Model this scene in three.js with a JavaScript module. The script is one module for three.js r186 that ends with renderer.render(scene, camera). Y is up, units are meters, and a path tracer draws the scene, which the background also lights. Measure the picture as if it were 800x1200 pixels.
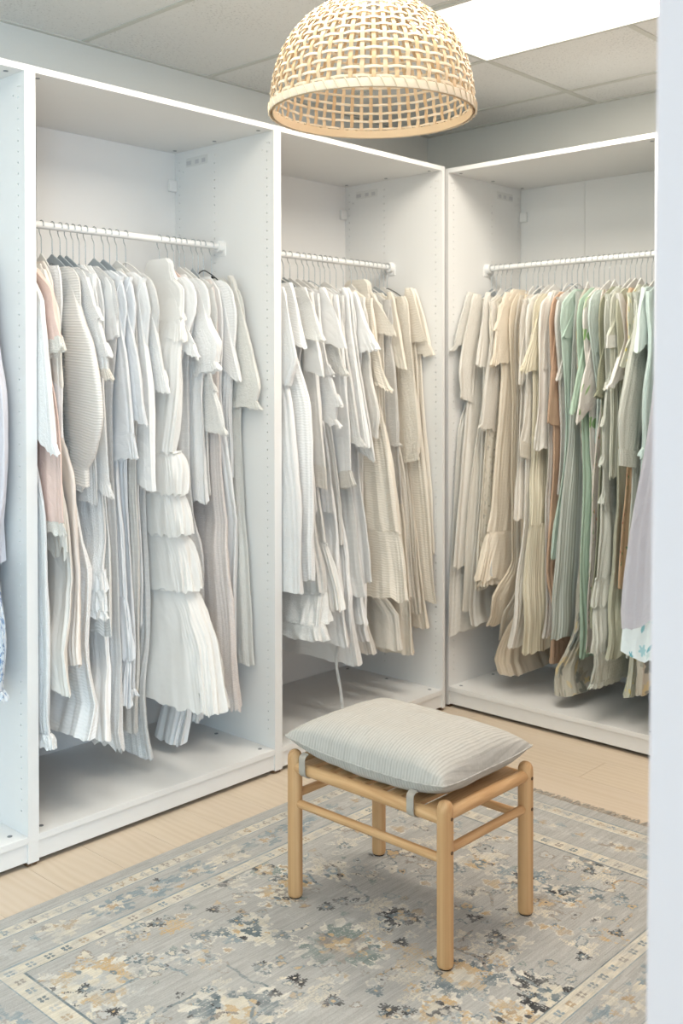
import * as THREE from 'three';
import { RoundedBoxGeometry } from 'three/addons/geometries/RoundedBoxGeometry.js';
import { mergeGeometries } from 'three/addons/utils/BufferGeometryUtils.js';
import { ImprovedNoise } from 'three/addons/math/ImprovedNoise.js';
import { RectAreaLightUniformsLib } from 'three/addons/lights/RectAreaLightUniformsLib.js';

// ------------------------------------------------------------------ camera, sky, lights, exposure
const scene = new THREE.Scene();
const renderer = new THREE.WebGLRenderer({ antialias: true });
renderer.toneMapping = THREE.LinearToneMapping;
renderer.toneMappingExposure = 0.66;
renderer.shadowMap.enabled = true;
RectAreaLightUniformsLib.init();
const CAM = { pos: new THREE.Vector3(2.7624, 1.4326, 3.6322), yaw: 0.7488, pitch: 0.0112, roll: -0.0018, f: 1224.6, cy: 461 };
const camera = new THREE.PerspectiveCamera(2 * Math.atan(600 / CAM.f) * 180 / Math.PI, 2 / 3, 0.05, 60);
camera.position.copy(CAM.pos);
const FW = new THREE.Vector3(-Math.sin(CAM.yaw) * Math.cos(CAM.pitch), -Math.sin(CAM.pitch), -Math.cos(CAM.yaw) * Math.cos(CAM.pitch));
camera.lookAt(CAM.pos.clone().add(FW));
camera.rotateZ(CAM.roll);
camera.setViewOffset(800, 1200, 0, 600 - CAM.cy, 800, 1200);
camera.focus = 2.85;
camera.userData.fStop = 5.0;
scene.add(camera);
scene.background = new THREE.Color().setRGB(0.62, 0.8, 1.0).multiplyScalar(2.2);   // pale daylight sky outside the window

// the room: closet nook between x = -0.62 and 2.30, z = -0.67 and 2.69, opening onto the room the camera stands in
const WX = -0.62, WZ = -0.67, CEIL = 2.70, RX = 2.30, NOOK = 2.69, EX = 5.6, EZ = 6.8;
const WIN = { z0: 2.9, z1: 6.6, y0: 0.4, y1: 2.45 };          // unseen window right of the camera, placed to light the left wardrobes
const PANELS = [[0.97, 0.505], [0.97, 1.725], [0.97, 2.945]];      // ceiling light panels, all but the first out of view: centre x, z (1.22 x 0.6)
function areaLight(w, h, color, intensity, pos, target) {
  const l = new THREE.RectAreaLight(color, intensity, w, h);
  l.position.set(...pos); l.lookAt(...target); scene.add(l); return l;
}
const WARM = new THREE.Color().setRGB(1.0, 0.925, 0.81), COOL = new THREE.Color().setRGB(0.55, 0.78, 1.0);
areaLight(1.18, 0.56, WARM, 19.0, [PANELS[0][0], CEIL - 0.03, PANELS[0][1]], [PANELS[0][0], 0, PANELS[0][1]]);
areaLight(1.18, 0.56, WARM, 10.0, [PANELS[1][0], CEIL - 0.03, PANELS[1][1]], [PANELS[1][0], 0, PANELS[1][1]]);  // unseen panel above the frame, placed to light the stool and rug
areaLight(1.18, 0.56, WARM, 8.0, [PANELS[2][0], CEIL - 0.03, PANELS[2][1]], [PANELS[2][0], 0, PANELS[2][1]]);  // unseen panel, placed to light the corner wardrobe from the front
areaLight(WIN.z1 - WIN.z0 - 0.1, WIN.y1 - WIN.y0 - 0.1, COOL, 19.0, [EX - 0.02, (WIN.y0 + WIN.y1) / 2, (WIN.z0 + WIN.z1) / 2], [0, (WIN.y0 + WIN.y1) / 2, (WIN.z0 + WIN.z1) / 2]);  // daylight of the unseen window, set to cool the left wardrobes

// ------------------------------------------------------------------ helpers
let seed = 7;
const rnd = () => { seed = (seed * 1664525 + 1013904223) >>> 0; return seed / 4294967296; };
const rr = (a, b) => a + (b - a) * rnd();
const clamp = (x, a, b) => Math.min(b, Math.max(a, x));
const mix = (a, b, t) => a + (b - a) * t;
const N3 = new ImprovedNoise();
const noise = (x, y, z = 0) => N3.noise(x + 31.7, y + 17.3, z + 5.1);
const used = {};
function numbered(name) { const k = used[name] = (used[name] ?? -1) + 1; return k ? `${name}_${String(k).padStart(3, '0')}` : name; }
function addMesh(name, geo, mat, parent) {
  const m = new THREE.Mesh(geo, mat);
  m.name = parent === scene ? numbered(name) : name;
  m.castShadow = m.receiveShadow = true; parent.add(m); return m;
}
function thing(name, label, category, pos = [0, 0, 0], turn = 0, group) {
  const g = new THREE.Group(); g.name = numbered(name); g.position.set(...pos); g.rotation.y = turn;
  g.userData = { label, category }; if (group) g.userData.group = group;
  scene.add(g); return g;
}
function struct(name, geo, mat, label, category) {
  const m = geo ? addMesh(name, geo, mat, scene) : new THREE.Group();
  if (!geo) { m.name = numbered(name); scene.add(m); }
  m.userData = { kind: 'structure', label, category }; return m;
}
function box(x0, x1, y0, y1, z0, z1) {
  if (x1 < x0) [x0, x1] = [x1, x0];
  const g = new THREE.BoxGeometry(x1 - x0, y1 - y0, z1 - z0);
  g.translate((x0 + x1) / 2, (y0 + y1) / 2, (z0 + z1) / 2); return g;
}
function rbox(x0, x1, y0, y1, z0, z1, r = 0.0015, seg = 1) {
  const g = new RoundedBoxGeometry(x1 - x0, y1 - y0, z1 - z0, seg, r);
  g.translate((x0 + x1) / 2, (y0 + y1) / 2, (z0 + z1) / 2); return g;
}
function uvXZ(geo, s = 1) {   // uv in metres on the dominant plane
  const p = geo.attributes.position, n = geo.attributes.normal, uv = new Float32Array(p.count * 2);
  for (let i = 0; i < p.count; i++) {
    const ax = Math.abs(n.getX(i)), ay = Math.abs(n.getY(i)), az = Math.abs(n.getZ(i));
    let a, b;
    if (ay >= ax && ay >= az) { a = p.getX(i); b = p.getZ(i); } else if (ax >= az) { a = p.getZ(i); b = p.getY(i); } else { a = p.getX(i); b = p.getY(i); }
    uv[2 * i] = a * s; uv[2 * i + 1] = b * s;
  }
  geo.setAttribute('uv', new THREE.BufferAttribute(uv, 2)); return geo;
}
function tube(pts, r, seg = 16, rad = 6, closed = false) {
  return new THREE.TubeGeometry(new THREE.CatmullRomCurve3(pts.map(p => new THREE.Vector3(...p)), closed), seg, r, rad, closed);
}
function rod(a, b, r, seg = 20) {
  const A = new THREE.Vector3(...a), B = new THREE.Vector3(...b), d = B.clone().sub(A), L = d.length();
  const g = new THREE.CylinderGeometry(r, r, L, seg, 1); g.translate(0, L / 2, 0);
  g.applyQuaternion(new THREE.Quaternion().setFromUnitVectors(new THREE.Vector3(0, 1, 0), d.normalize())); g.translate(A.x, A.y, A.z); return g;
}
// direction of a photo pixel, and where it meets the plane axis = value
const RGT = new THREE.Vector3().crossVectors(FW, new THREE.Vector3(0, 1, 0)).normalize(), UPV = new THREE.Vector3().crossVectors(RGT, FW);
const R2 = RGT.clone().multiplyScalar(Math.cos(CAM.roll)).addScaledVector(UPV, Math.sin(CAM.roll)), U2 = UPV.clone().multiplyScalar(Math.cos(CAM.roll)).addScaledVector(RGT, -Math.sin(CAM.roll));
function hit(px, py, axis, val) {
  const d = FW.clone().addScaledVector(R2, (px - 400) / CAM.f).addScaledVector(U2, (CAM.cy - py) / CAM.f);
  const t = (val - CAM.pos[axis]) / d[axis]; return CAM.pos.clone().addScaledVector(d, t);
}
function rowHeight(py, x, z) {   // height of a photo row at plan position x, z
  const a = FW.x * (x - CAM.pos.x) + FW.z * (z - CAM.pos.z); return CAM.pos.y - (py - 447.3) / CAM.f * a;
}

// ------------------------------------------------------------------ textures
function tex(w, h, fn, srgb = false, rep) {
  const d = new Uint8Array(w * h * 4);
  for (let y = 0; y < h; y++) for (let x = 0; x < w; x++) {
    const c = fn(x / w, y / h, x, y), k = (y * w + x) * 4;
    if (typeof c === 'number') { d[k] = d[k + 1] = d[k + 2] = clamp(c * 255, 0, 255); } else { d[k] = clamp(c[0], 0, 255); d[k + 1] = clamp(c[1], 0, 255); d[k + 2] = clamp(c[2], 0, 255); }
    d[k + 3] = 255;
  }
  const t = new THREE.DataTexture(d, w, h, THREE.RGBAFormat);
  t.magFilter = THREE.LinearFilter; t.minFilter = THREE.LinearMipmapLinearFilter; t.generateMipmaps = true;
  t.wrapS = t.wrapT = THREE.RepeatWrapping; if (srgb) t.colorSpace = THREE.SRGBColorSpace;
  if (rep) t.repeat.set(1 / rep[0], 1 / rep[1]);
  t.needsUpdate = true; return t;
}
const T2 = Math.PI * 2;
// tileable noise: sample on a torus-like blend
function tn(u, v, f, z = 0) {
  const n = (a, b) => noise(a * f, b * f, z), su = u, sv = v;
  const a = n(su, sv), b = n(su - 1, sv), c = n(su, sv - 1), d = n(su - 1, sv - 1);
  return mix(mix(a, b, u), mix(c, d, u), v) * 1.35;
}
const hash = (x, y) => { let h = (x * 374761393 + y * 668265263) | 0; h = Math.imul(h ^ (h >>> 13), 1274126177); return ((h ^ (h >>> 16)) >>> 0) / 4294967296; };

const BUMP = {};
const crease = (u, v, z) => Math.pow(1 - Math.min(1, Math.abs(tn(u, v * 0.999, 5, z) + 0.35 * tn(u, v, 11, z + 2)) * 2.2), 2.2) - 0.6 * Math.pow(1 - Math.min(1, Math.abs(tn(u, v, 4, z + 9)) * 2.6), 2);
BUMP.linen = tex(384, 384, (u, v, x, y) => 0.5 + 0.05 * Math.sin(u * T2 * 128) * Math.sin(v * T2 * 128) + 0.05 * (hash(x >> 1, y >> 4) - 0.5) + 0.05 * (hash(x >> 4, (y >> 1) + 900) - 0.5) + 0.12 * tn(u, v, 9) + 0.28 * crease(u, v, 1), false, [0.24, 0.34]);
BUMP.gauze = tex(256, 256, (u, v) => 0.5 + 0.3 * Math.sin(T2 * (u * 14 + 0.9 * tn(u, v, 4, 2))) * (0.5 + 0.8 * tn(u, v, 5, 9)) + 0.3 * tn(u, v, 22) + 0.25 * crease(u, v, 3) + 0.12 * Math.sin(v * T2 * 40 + 4 * tn(u, v, 6)), false, [0.14, 0.14]);
BUMP.crinkle = tex(256, 256, (u, v) => 0.5 + 0.38 * Math.sin(T2 * (v * 16 + 0.7 * tn(u, v, 6, 3))) + 0.2 * tn(u, v, 20), false, [0.16, 0.16]);
BUMP.knit = tex(256, 256, (u, v) => { const r = (v * 16 + 0.0 * u) % 1, s = (u * 20) % 1; return 0.15 + 0.75 * Math.pow(Math.sin(r * Math.PI), 0.7) * (0.8 + 0.2 * Math.sin(T2 * (s + r))); }, false, [0.14, 0.14]);
BUMP.pleat = tex(128, 64, (u, v) => 0.5 + 0.45 * Math.sin(u * T2 * 6) + 0.08 * tn(u, v, 6), false, [0.12, 0.3]);
BUMP.dots = tex(256, 256, (u, v) => { const a = u * 8, b = v * 8, k = Math.floor(b), p = ((a + (k % 2) * 0.5) % 1) - 0.5, q = (b % 1) - 0.5; return 0.35 + 0.5 * Math.exp(-(p * p + q * q) * 22) + 0.08 * tn(u, v, 20); }, false, [0.11, 0.11]);
const laceFn = (u, v) => {
  const cell = (a, b) => { const x = (a % 1) - 0.5, y = (b % 1) - 0.5, r = Math.hypot(x, y), t = Math.atan2(y, x); return [r, t]; };
  const [r, t] = cell(u * 5, v * 5), [r2] = cell(u * 5 + 0.5, v * 5 + 0.5), [r3] = cell(u * 25, v * 25);
  const petal = r < 0.3 + 0.1 * Math.cos(6 * t) ? 1 : 0, ring = Math.abs(r - 0.44) < 0.035 ? 1 : 0, dot = r2 < 0.13 ? 1 : 0;
  return Math.max(petal * (r < 0.07 ? 0.2 : 1), ring, dot) || (r3 > 0.4 ? 0.55 : 0.08);
};
BUMP.lace = tex(256, 256, (u, v) => 0.15 + 0.75 * laceFn(u, v), false, [0.13, 0.13]);
const LACE_ALPHA = tex(256, 256, (u, v) => { const l = laceFn(u, v); return l > 0.5 ? 1 : 0.8; }, false, [0.13, 0.13]);
BUMP.satin = tex(256, 256, (u, v) => 0.5 + 0.15 * tn(u, v, 5) + 0.2 * crease(u, v, 4), false, [0.3, 0.42]);
BUMP.tulle = tex(128, 128, (u, v) => 0.5 + 0.25 * Math.sin(u * T2 * 32) * Math.sin(v * T2 * 32) + 0.2 * tn(u, v, 8), false, [0.1, 0.1]);
// printed cloth: scattered flowers and leaves
function print(base, cols, n, size, s0, rep = 0.34, leaf = 0.5) {
  const W = 256, d = new Float32Array(W * W * 3); let s = s0;
  const r = () => { s = (s * 1664525 + 1013904223) >>> 0; return s / 4294967296; };
  for (let i = 0; i < W * W; i++) for (let c = 0; c < 3; c++) d[i * 3 + c] = base[c];
  for (let k = 0; k < n; k++) {
    const cx = r() * W, cy = r() * W, R = size * (0.5 + r()) * W, col = cols[Math.floor(r() * cols.length)], ang = r() * T2, isLeaf = r() < leaf, al = 0.55 + 0.45 * r(), np = 4 + Math.floor(r() * 3);
    for (let y = -R; y <= R; y++) for (let x = -R; x <= R; x++) {
      const a = x * Math.cos(ang) + y * Math.sin(ang), b = -x * Math.sin(ang) + y * Math.cos(ang), q = Math.hypot(a, b) / R, t = Math.atan2(b, a);
      const inside = isLeaf ? Math.abs(b) < 0.38 * R * (1 - (a / R) ** 2) : q < 0.68 + 0.24 * Math.cos(np * t);
      if (!inside || q > 1) continue;
      const px = ((Math.round(cx + x) % W) + W) % W, py = ((Math.round(cy + y) % W) + W) % W, i = (py * W + px) * 3;
      for (let c = 0; c < 3; c++) d[i + c] = mix(d[i + c], col[c], al);
    }
  }
  return tex(W, W, (u, v, x, y) => { const i = (y * W + x) * 3; return [d[i], d[i + 1], d[i + 2]]; }, true, [rep, rep]);
}
const PRINT = {
  blue: print([222, 230, 238], [[120, 150, 190], [150, 180, 205], [90, 120, 165], [245, 248, 250]], 190, 0.035, 11, 0.26),
  leaf: print([240, 236, 230], [[120, 176, 96], [150, 196, 120], [226, 222, 216], [216, 210, 205]], 26, 0.1, 23, 0.36, 0.85),
  vine: print([226, 218, 210], [[92, 150, 80], [214, 120, 90], [230, 170, 130], [140, 170, 120]], 44, 0.04, 31, 0.3, 0.6),
  wash: print([196, 192, 178], [[140, 142, 132], [170, 160, 140], [214, 196, 150], [120, 126, 122], [210, 206, 196]], 70, 0.075, 41, 0.4, 0.3),
  lemon: print([214, 216, 200], [[236, 214, 110], [240, 226, 150], [150, 168, 140], [200, 206, 190]], 46, 0.05, 53, 0.3, 0.5),
  sprig: print([226, 194, 160], [[58, 128, 84], [90, 150, 100], [240, 214, 190], [196, 110, 90]], 30, 0.035, 61, 0.3, 0.75),
  aqua: print([240, 244, 242], [[150, 200, 205], [120, 180, 190], [210, 226, 224], [96, 150, 168]], 60, 0.045, 71, 0.3, 0.5),
  pale: print([232, 226, 212], [[196, 190, 172], [214, 204, 186], [180, 176, 164], [240, 236, 226]], 90, 0.035, 83, 0.3, 0.5),
};
// ------------------------------------------------------------------ plain materials
const std = (o) => new THREE.MeshStandardMaterial(o);
const phys = (o) => new THREE.MeshPhysicalMaterial(o);
const grainBump = tex(256, 256, (u, v, x, y) => 0.5 + 0.3 * (hash(x, y >> 4) - 0.5) + 0.3 * tn(u, v, 30), false, [0.25, 0.25]);
const M = {
  white: std({ color: 0xededeb, roughness: 0.42, bumpMap: grainBump, bumpScale: 0.0001 }),
  wallPaint: std({ color: 0xe4e5e0, roughness: 0.9, bumpMap: tex(256, 256, (u, v) => 0.5 + 0.5 * tn(u, v, 40), false, [0.3, 0.3]), bumpScale: 0.0004 }),
  jambPaint: std({ color: 0xe8dcdf, roughness: 0.75 }),
  grid: std({ color: 0xd8d8d0, roughness: 0.6 }),
  rail: std({ color: 0xeeeeec, roughness: 0.35, metalness: 0.0 }),
  hole: std({ color: 0x9a9a98, roughness: 0.8 }),
  cam: std({ color: 0x8d9194, roughness: 0.45, metalness: 0.6 }),
  steel: std({ color: 0xb9c0c4, roughness: 0.3, metalness: 0.9 }),
  foot: std({ color: 0x6b5238, roughness: 0.8 }),
  black: std({ color: 0x101012, roughness: 0.8 }),
  plasticWhite: std({ color: 0xf0f0ee, roughness: 0.5 }),
  sticker: std({ color: 0xe9e9e6, roughness: 0.25 }), stickerInk: std({ color: 0xc9c9ca, roughness: 0.4 }),
  glass: phys({ color: 0xffffff, roughness: 0.0, transmission: 1, thickness: 0, ior: 1.5 }),
};
// ------------------------------------------------------------------ floor
const woodFn = (sd, c0, c1) => (u, v) => {
  const g = tn(u, v, 3, sd) * 0.5, w = Math.sin(T2 * (v * 7 + 1.6 * g + 0.5 * tn(u, v, 5, sd + 3))) * 0.5 + 0.5, f = 0.5 + 0.5 * noise(u * 6, v * 150, sd);
  const t = clamp(0.55 * w * (0.6 + 0.6 * tn(u, v, 2, sd + 7)) + 0.4 * f, 0, 1);
  return [mix(c0[0], c1[0], t), mix(c0[1], c1[1], t), mix(c0[2], c1[2], t)];
};
const floorMats = [0, 1, 2].map(k => std({ roughness: 0.5, map: tex(512, 256, woodFn(10 + 9 * k, [223 - k * 2, 207 - k * 2, 186 - k], [206, 187, 162]), true, [1.3, 0.2]) }));
const floor = struct('floor', box(WX - 0.12, EX + 0.12, -0.12, -0.009, WZ - 0.12, EZ + 0.12), std({ color: 0x8f7860, roughness: 0.9 }), 'light oak laminate plank floor', 'floor');
{
  const pw = 0.192, pl = 1.29; let row = 0;
  for (let z = WZ; z < EZ - 0.01; z += pw, row++) {
    for (let x = WX - ((row * 0.47) % 1) * pl; x < EX; x += pl) {
      const x0 = Math.max(x, WX), x1 = Math.min(x + pl, EX), z1 = Math.min(z + pw, EZ);
      if (x1 - x0 < 0.03) continue;
      const g = uvXZ(rbox(x0 + 0.0004, x1 - 0.0004, -0.009, 0, z + 0.0004, z1 - 0.0004, 0.0007));
      const uv = g.attributes.uv, du = rnd() * 1.3, dv = rnd() * 0.2; for (let i = 0; i < uv.count; i++) uv.setXY(i, uv.getX(i) + du, uv.getY(i) - z + dv);
      addMesh('plank', g, floorMats[Math.floor(rnd() * 3)], floor);
    }
  }
}
// ------------------------------------------------------------------ walls
struct('wall_left', uvXZ(box(WX - 0.12, WX, 0, CEIL, WZ, EZ)), M.wallPaint, 'pale grey painted wall behind the left run of wardrobes', 'wall');
struct('wall_back', uvXZ(box(WX - 0.12, RX + 0.12, 0, CEIL, WZ - 0.12, WZ)), M.wallPaint, 'pale grey painted wall above the wardrobe of green dresses', 'wall');
struct('wall_front', uvXZ(box(WX - 0.12, EX + 0.12, 0, CEIL, EZ, EZ + 0.12)), M.wallPaint, 'painted wall behind the camera', 'wall');
struct('wall_unseen_return', uvXZ(box(2.95, 3.07, 0, CEIL, NOOK, NOOK + 0.78)), M.wallPaint, 'unseen short return wall placed to shade the pale lilac wall end', 'wall');  // out of view, placed to keep window light off the wall end
struct('wall_side', uvXZ(box(RX + 0.12, EX, 0, CEIL, NOOK - 0.12, NOOK)), M.wallPaint, 'painted wall beyond the closet opening', 'wall');
{ // the closet's right wall; its near end is the pale upright beside the opening, a touch out of plumb
  const sh = new THREE.Shape(); sh.moveTo(RX - 0.016, 0); sh.lineTo(RX + 0.12, 0); sh.lineTo(RX + 0.12, CEIL); sh.lineTo(RX + 0.012, CEIL); sh.closePath();
  const g = new THREE.ExtrudeGeometry(sh, { depth: NOOK - WZ - 0.01, bevelEnabled: true, bevelSize: 0.004, bevelThickness: 0.004, bevelSegments: 2 });
  g.translate(0, 0, WZ + 0.005); struct('wall_right', uvXZ(g), M.jambPaint, 'smooth pale lilac wall end beside the closet opening', 'wall');
}
{
  const y0 = WIN.y0, y1 = WIN.y1, a = WIN.z0, b = WIN.z1, zm = (a + b) / 2;
  struct('wall_far_right', uvXZ(mergeGeometries([box(EX, EX + 0.12, 0, CEIL, NOOK - 0.12, a), box(EX, EX + 0.12, 0, CEIL, b, EZ), box(EX, EX + 0.12, 0, y0, a, b), box(EX, EX + 0.12, y1, CEIL, a, b)])), M.wallPaint, 'painted wall with the unseen window to the right of the camera', 'wall');
  const w = struct('window_1', null, null, 'unseen white framed window right of the camera placed to light the left wardrobes', 'window');  // out of view, placed so cool daylight reaches the left run
  for (const [p, q, c, d] of [[a, b, y0, y0 + 0.05], [a, b, y1 - 0.05, y1], [a, a + 0.05, y0 + 0.05, y1 - 0.05], [b - 0.05, b, y0 + 0.05, y1 - 0.05], [zm - 0.025, zm + 0.025, y0 + 0.05, y1 - 0.05]]) addMesh('window_frame', rbox(EX + 0.03, EX + 0.09, c, d, p, q, 0.003), M.white, w);
  for (const [p, q] of [[a + 0.05, zm - 0.025], [zm + 0.025, b - 0.05]]) { const g = new THREE.PlaneGeometry(q - p, y1 - y0 - 0.1); g.rotateY(-Math.PI / 2); g.translate(EX + 0.06, (y0 + y1) / 2, (p + q) / 2); addMesh('pane', g, M.glass, w); }
}
// ------------------------------------------------------------------ ceiling
{
  const fiss = (k) => tex(512, 512, (u, v, x, y) => { const a = tn(u, v, 60, k) + 0.5 * tn(u, v, 110, k + 4); return a > 0.42 ? 0.1 : 0.75 + 0.15 * tn(u, v, 50, k + 8); }, false, [0.31, 0.61]);
  const tileCol = tex(512, 512, (u, v) => { const a = tn(u, v, 60, 1) + 0.5 * tn(u, v, 110, 5); const c = a > 0.46 ? 220 : 242 + 3 * tn(u, v, 30, 9); return [c, c, c - 3]; }, true, [0.45, 0.61]);
  const tileM = std({ map: tileCol, roughness: 0.95, bumpMap: fiss(1), bumpScale: 0.0015 });
  const ceil = struct('ceiling', box(WX - 0.12, EX + 0.12, CEIL + 0.05, CEIL + 0.15, WZ - 0.12, EZ + 0.12), std({ color: 0xcfcfc8, roughness: 0.95 }), 'suspended ceiling of textured mineral tiles in a white grid', 'ceiling');
  const xs = [WX]; for (let x = 0.36; x < EX; x += 0.61) xs.push(x); xs.push(EX);
  const zs = [WZ]; for (let z = 0.2 - 0.61; z < EZ; z += 0.61) zs.push(z); zs.push(EZ);
  const isLight = (x, z) => PANELS.some(([px, pz]) => Math.abs(x - px) < 0.6 && Math.abs(z - pz) < 0.29);
  for (let i = 0; i + 1 < xs.length; i++) for (let j = 0; j + 1 < zs.length; j++) {
    if (isLight((xs[i] + xs[i + 1]) / 2, (zs[j] + zs[j + 1]) / 2)) continue;
    addMesh('ceiling_tile', uvXZ(rbox(xs[i] + 0.008, xs[i + 1] - 0.008, CEIL + 0.004, CEIL + 0.02, zs[j] + 0.008, zs[j + 1] - 0.008, 0.004)), tileM, ceil);
  }
  for (let i = 1; i + 1 < xs.length; i++) for (let j = 0; j + 1 < zs.length; j++) { if (isLight(xs[i], (zs[j] + zs[j + 1]) / 2)) continue; addMesh('grid_bar', box(xs[i] - 0.011, xs[i] + 0.011, CEIL, CEIL + 0.03, zs[j], zs[j + 1]), M.grid, ceil); }
  for (let j = 1; j + 1 < zs.length; j++) addMesh('grid_bar', box(WX, EX, CEIL + 0.0005, CEIL + 0.03, zs[j] - 0.011, zs[j] + 0.011), M.grid, ceil);
  addMesh('edge_angle', mergeGeometries([box(WX, WX + 0.02, CEIL - 0.002, CEIL + 0.03, WZ, EZ), box(WX, RX, CEIL - 0.002, CEIL + 0.03, WZ, WZ + 0.02)]), M.grid, ceil);
}
const glow = std({ color: 0xffffff, emissive: new THREE.Color().setRGB(1, 0.95, 0.86), emissiveIntensity: 2.2, roughness: 0.6 });
PANELS.forEach(([x, z], k) => {
  const t = thing('ceiling_light_panel', ['bright rectangular ceiling light panel above the wardrobe of green dresses', 'unseen ceiling light panel placed to light the rug and stool', 'unseen ceiling light panel in the closet opening placed to light the corner wardrobe'][k], 'ceiling light', [x, CEIL, z], 0, 'recessed ceiling light panels');
  addMesh('diffuser', box(-0.595, 0.595, -0.004, 0.004, -0.285, 0.285), glow, t);
  addMesh('frame', mergeGeometries([box(-0.61, -0.595, -0.006, 0.02, -0.3, 0.3), box(0.595, 0.61, -0.006, 0.02, -0.3, 0.3), box(-0.595, 0.595, -0.006, 0.02, -0.3, -0.285), box(-0.595, 0.595, -0.006, 0.02, 0.285, 0.3)]), M.grid, t);
});
// ------------------------------------------------------------------ wardrobes (local: width along x from 0 to 1, front at z = 0, back at z = -0.58)
const WH = 2.364, WD = 0.58, TH = 0.018, RAILY = 1.947, FL = 0.012, SHELF = 0.092;
function panelWithHoles(inner) {   // side panel in the y-z plane; drilled on the side that faces the inside
  const y0 = FL, y1 = WH, sh = new THREE.Shape([[0, y0], [WD, y0], [WD, y1], [0, y1]].map(p => new THREE.Vector2(...p)));
  const hole = (a, b, r = 0.0032) => { const h = new THREE.Path(); for (let i = 0; i < 6; i++) { const t = -i / 6 * T2; h[i ? 'lineTo' : 'moveTo'](a + r * Math.cos(t), b + r * Math.sin(t)); } h.closePath(); sh.holes.push(h); };
  for (let y = 0.16; y < WH - 0.05; y += 0.032) { hole(0.037, y); hole(0.33, y); hole(0.545, y); }
  hole(0.023, WH - 0.062); hole(0.062, WH - 0.083); hole(0.52, WH - 0.1);
  const skin = new THREE.ExtrudeGeometry(sh, { depth: 0.012, bevelEnabled: false });   // x: from the front backwards, z: thickness
  skin.rotateY(Math.PI / 2);                       // local: z = -x (front at 0), x = thickness
  skin.translate(inner > 0 ? TH - 0.012 : 0, 0, 0);
  const core = inner > 0 ? box(0, TH - 0.012, y0, y1, -WD, 0) : box(0.012, TH, y0, y1, -WD, 0);
  const g = mergeGeometries([skin.toNonIndexed(), core.toNonIndexed()]); g.computeVertexNormals(); return uvXZ(g);
}
const panelL = panelWithHoles(1), panelR = panelWithHoles(-1);
function wardrobe(label, pos, turn, railLabel) {
  const t = thing('wardrobe', label, 'wardrobe', pos, turn, 'tall white open wardrobes');
  addMesh('side_panel', panelL, M.white, t);
  const r = addMesh('side_panel', panelR, M.white, t); r.position.x = 1 - TH;
  addMesh('top_panel', uvXZ(rbox(TH, 1 - TH, WH - 0.02, WH, -WD, 0, 0.001)), M.white, t);
  addMesh('bottom_panel', uvXZ(rbox(TH, 1 - TH, SHELF - 0.02, SHELF, -WD, 0, 0.001)), M.white, t);
  addMesh('plinth', uvXZ(rbox(TH, 1 - TH, FL + 0.004, SHELF - 0.0205, -0.022, -0.006, 0.001)), M.white, t);
  for (const [a, b] of [[TH, 0.36], [0.3615, 1 - TH]]) addMesh('back_panel', uvXZ(rbox(a, b, SHELF, WH - 0.02, -WD + 0.004, -WD + 0.01, 0.001)), M.white, t);
  for (const x of [0, 1 - TH]) for (const z of [-0.06, -0.5]) addMesh('foot', box(x + 0.002, x + TH - 0.002, 0, FL, z - 0.03, z + 0.05), M.foot, t);
  const disc = new THREE.CylinderGeometry(0.0075, 0.0075, 0.0016, 12);
  for (const x of [0.052, 1 - 0.052]) for (const z of [-0.045, -0.29, -0.53]) for (const y of [WH - 0.0203, SHELF + 0.0003]) { const c = addMesh('cam_cover', disc, M.cam, t); c.position.set(x, y, z); }
  for (const x of [TH + 0.02, 1 - TH - 0.02]) addMesh('corner_bracket', rbox(x - 0.019, x + 0.019, WH - 0.175, WH - 0.13, -WD + 0.01, -WD + 0.024, 0.003), M.plasticWhite, t);
  for (const x of [TH, 1 - TH]) {   // small clear information sticker on the side panel near the top
    const s = x < 0.5 ? 1 : -1;
    const st = addMesh('sticker', box(x, x + s * 0.0006, WH - 0.085, WH - 0.05, -0.5, -0.37), M.sticker, t);
    for (const [a, w] of [[-0.485, 0.03], [-0.435, 0.022], [-0.395, 0.022]]) addMesh('print_mark', box(x + s * 0.0006, x + s * 0.001, WH - 0.078, WH - 0.062, a - w / 2, a + w / 2), M.stickerInk, st);
  }
  const rail = addMesh('clothes_rail', rod([TH, RAILY, -0.29], [1 - TH, RAILY, -0.29], 0.0125, 20), M.rail, t);
  for (const x of [TH, 1 - TH]) {
    const s = x < 0.5 ? 1 : -1, g = new THREE.CylinderGeometry(0.021, 0.024, 0.024, 20); g.rotateZ(-s * Math.PI / 2); g.translate(x + s * 0.012, RAILY, -0.29);
    addMesh('bracket', mergeGeometries([g, box(x, x + s * 0.004, RAILY - 0.035, RAILY + 0.012, -0.315, -0.265)].map(q => { const w = q.index ? q.toNonIndexed() : q; return w; })), M.rail, rail);
  }
  return t;
}

// left run faces +x: local x -> world -z, local z -> world x
wardrobe('tall white open wardrobe hung with lavender and blue floral clothes', [0, 0, 3.0], Math.PI / 2);
wardrobe('tall white open wardrobe packed with white and blush dresses and the tulle gown', [0, 0, 2.0], Math.PI / 2);
wardrobe('tall white open wardrobe packed with white and cream linen dresses', [0, 0, 1.0], Math.PI / 2);
const FZ = -0.042, FX = -0.03;
wardrobe('tall white open wardrobe packed with ivory, tan and green dresses', [FX, 0, FZ], 0);
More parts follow.
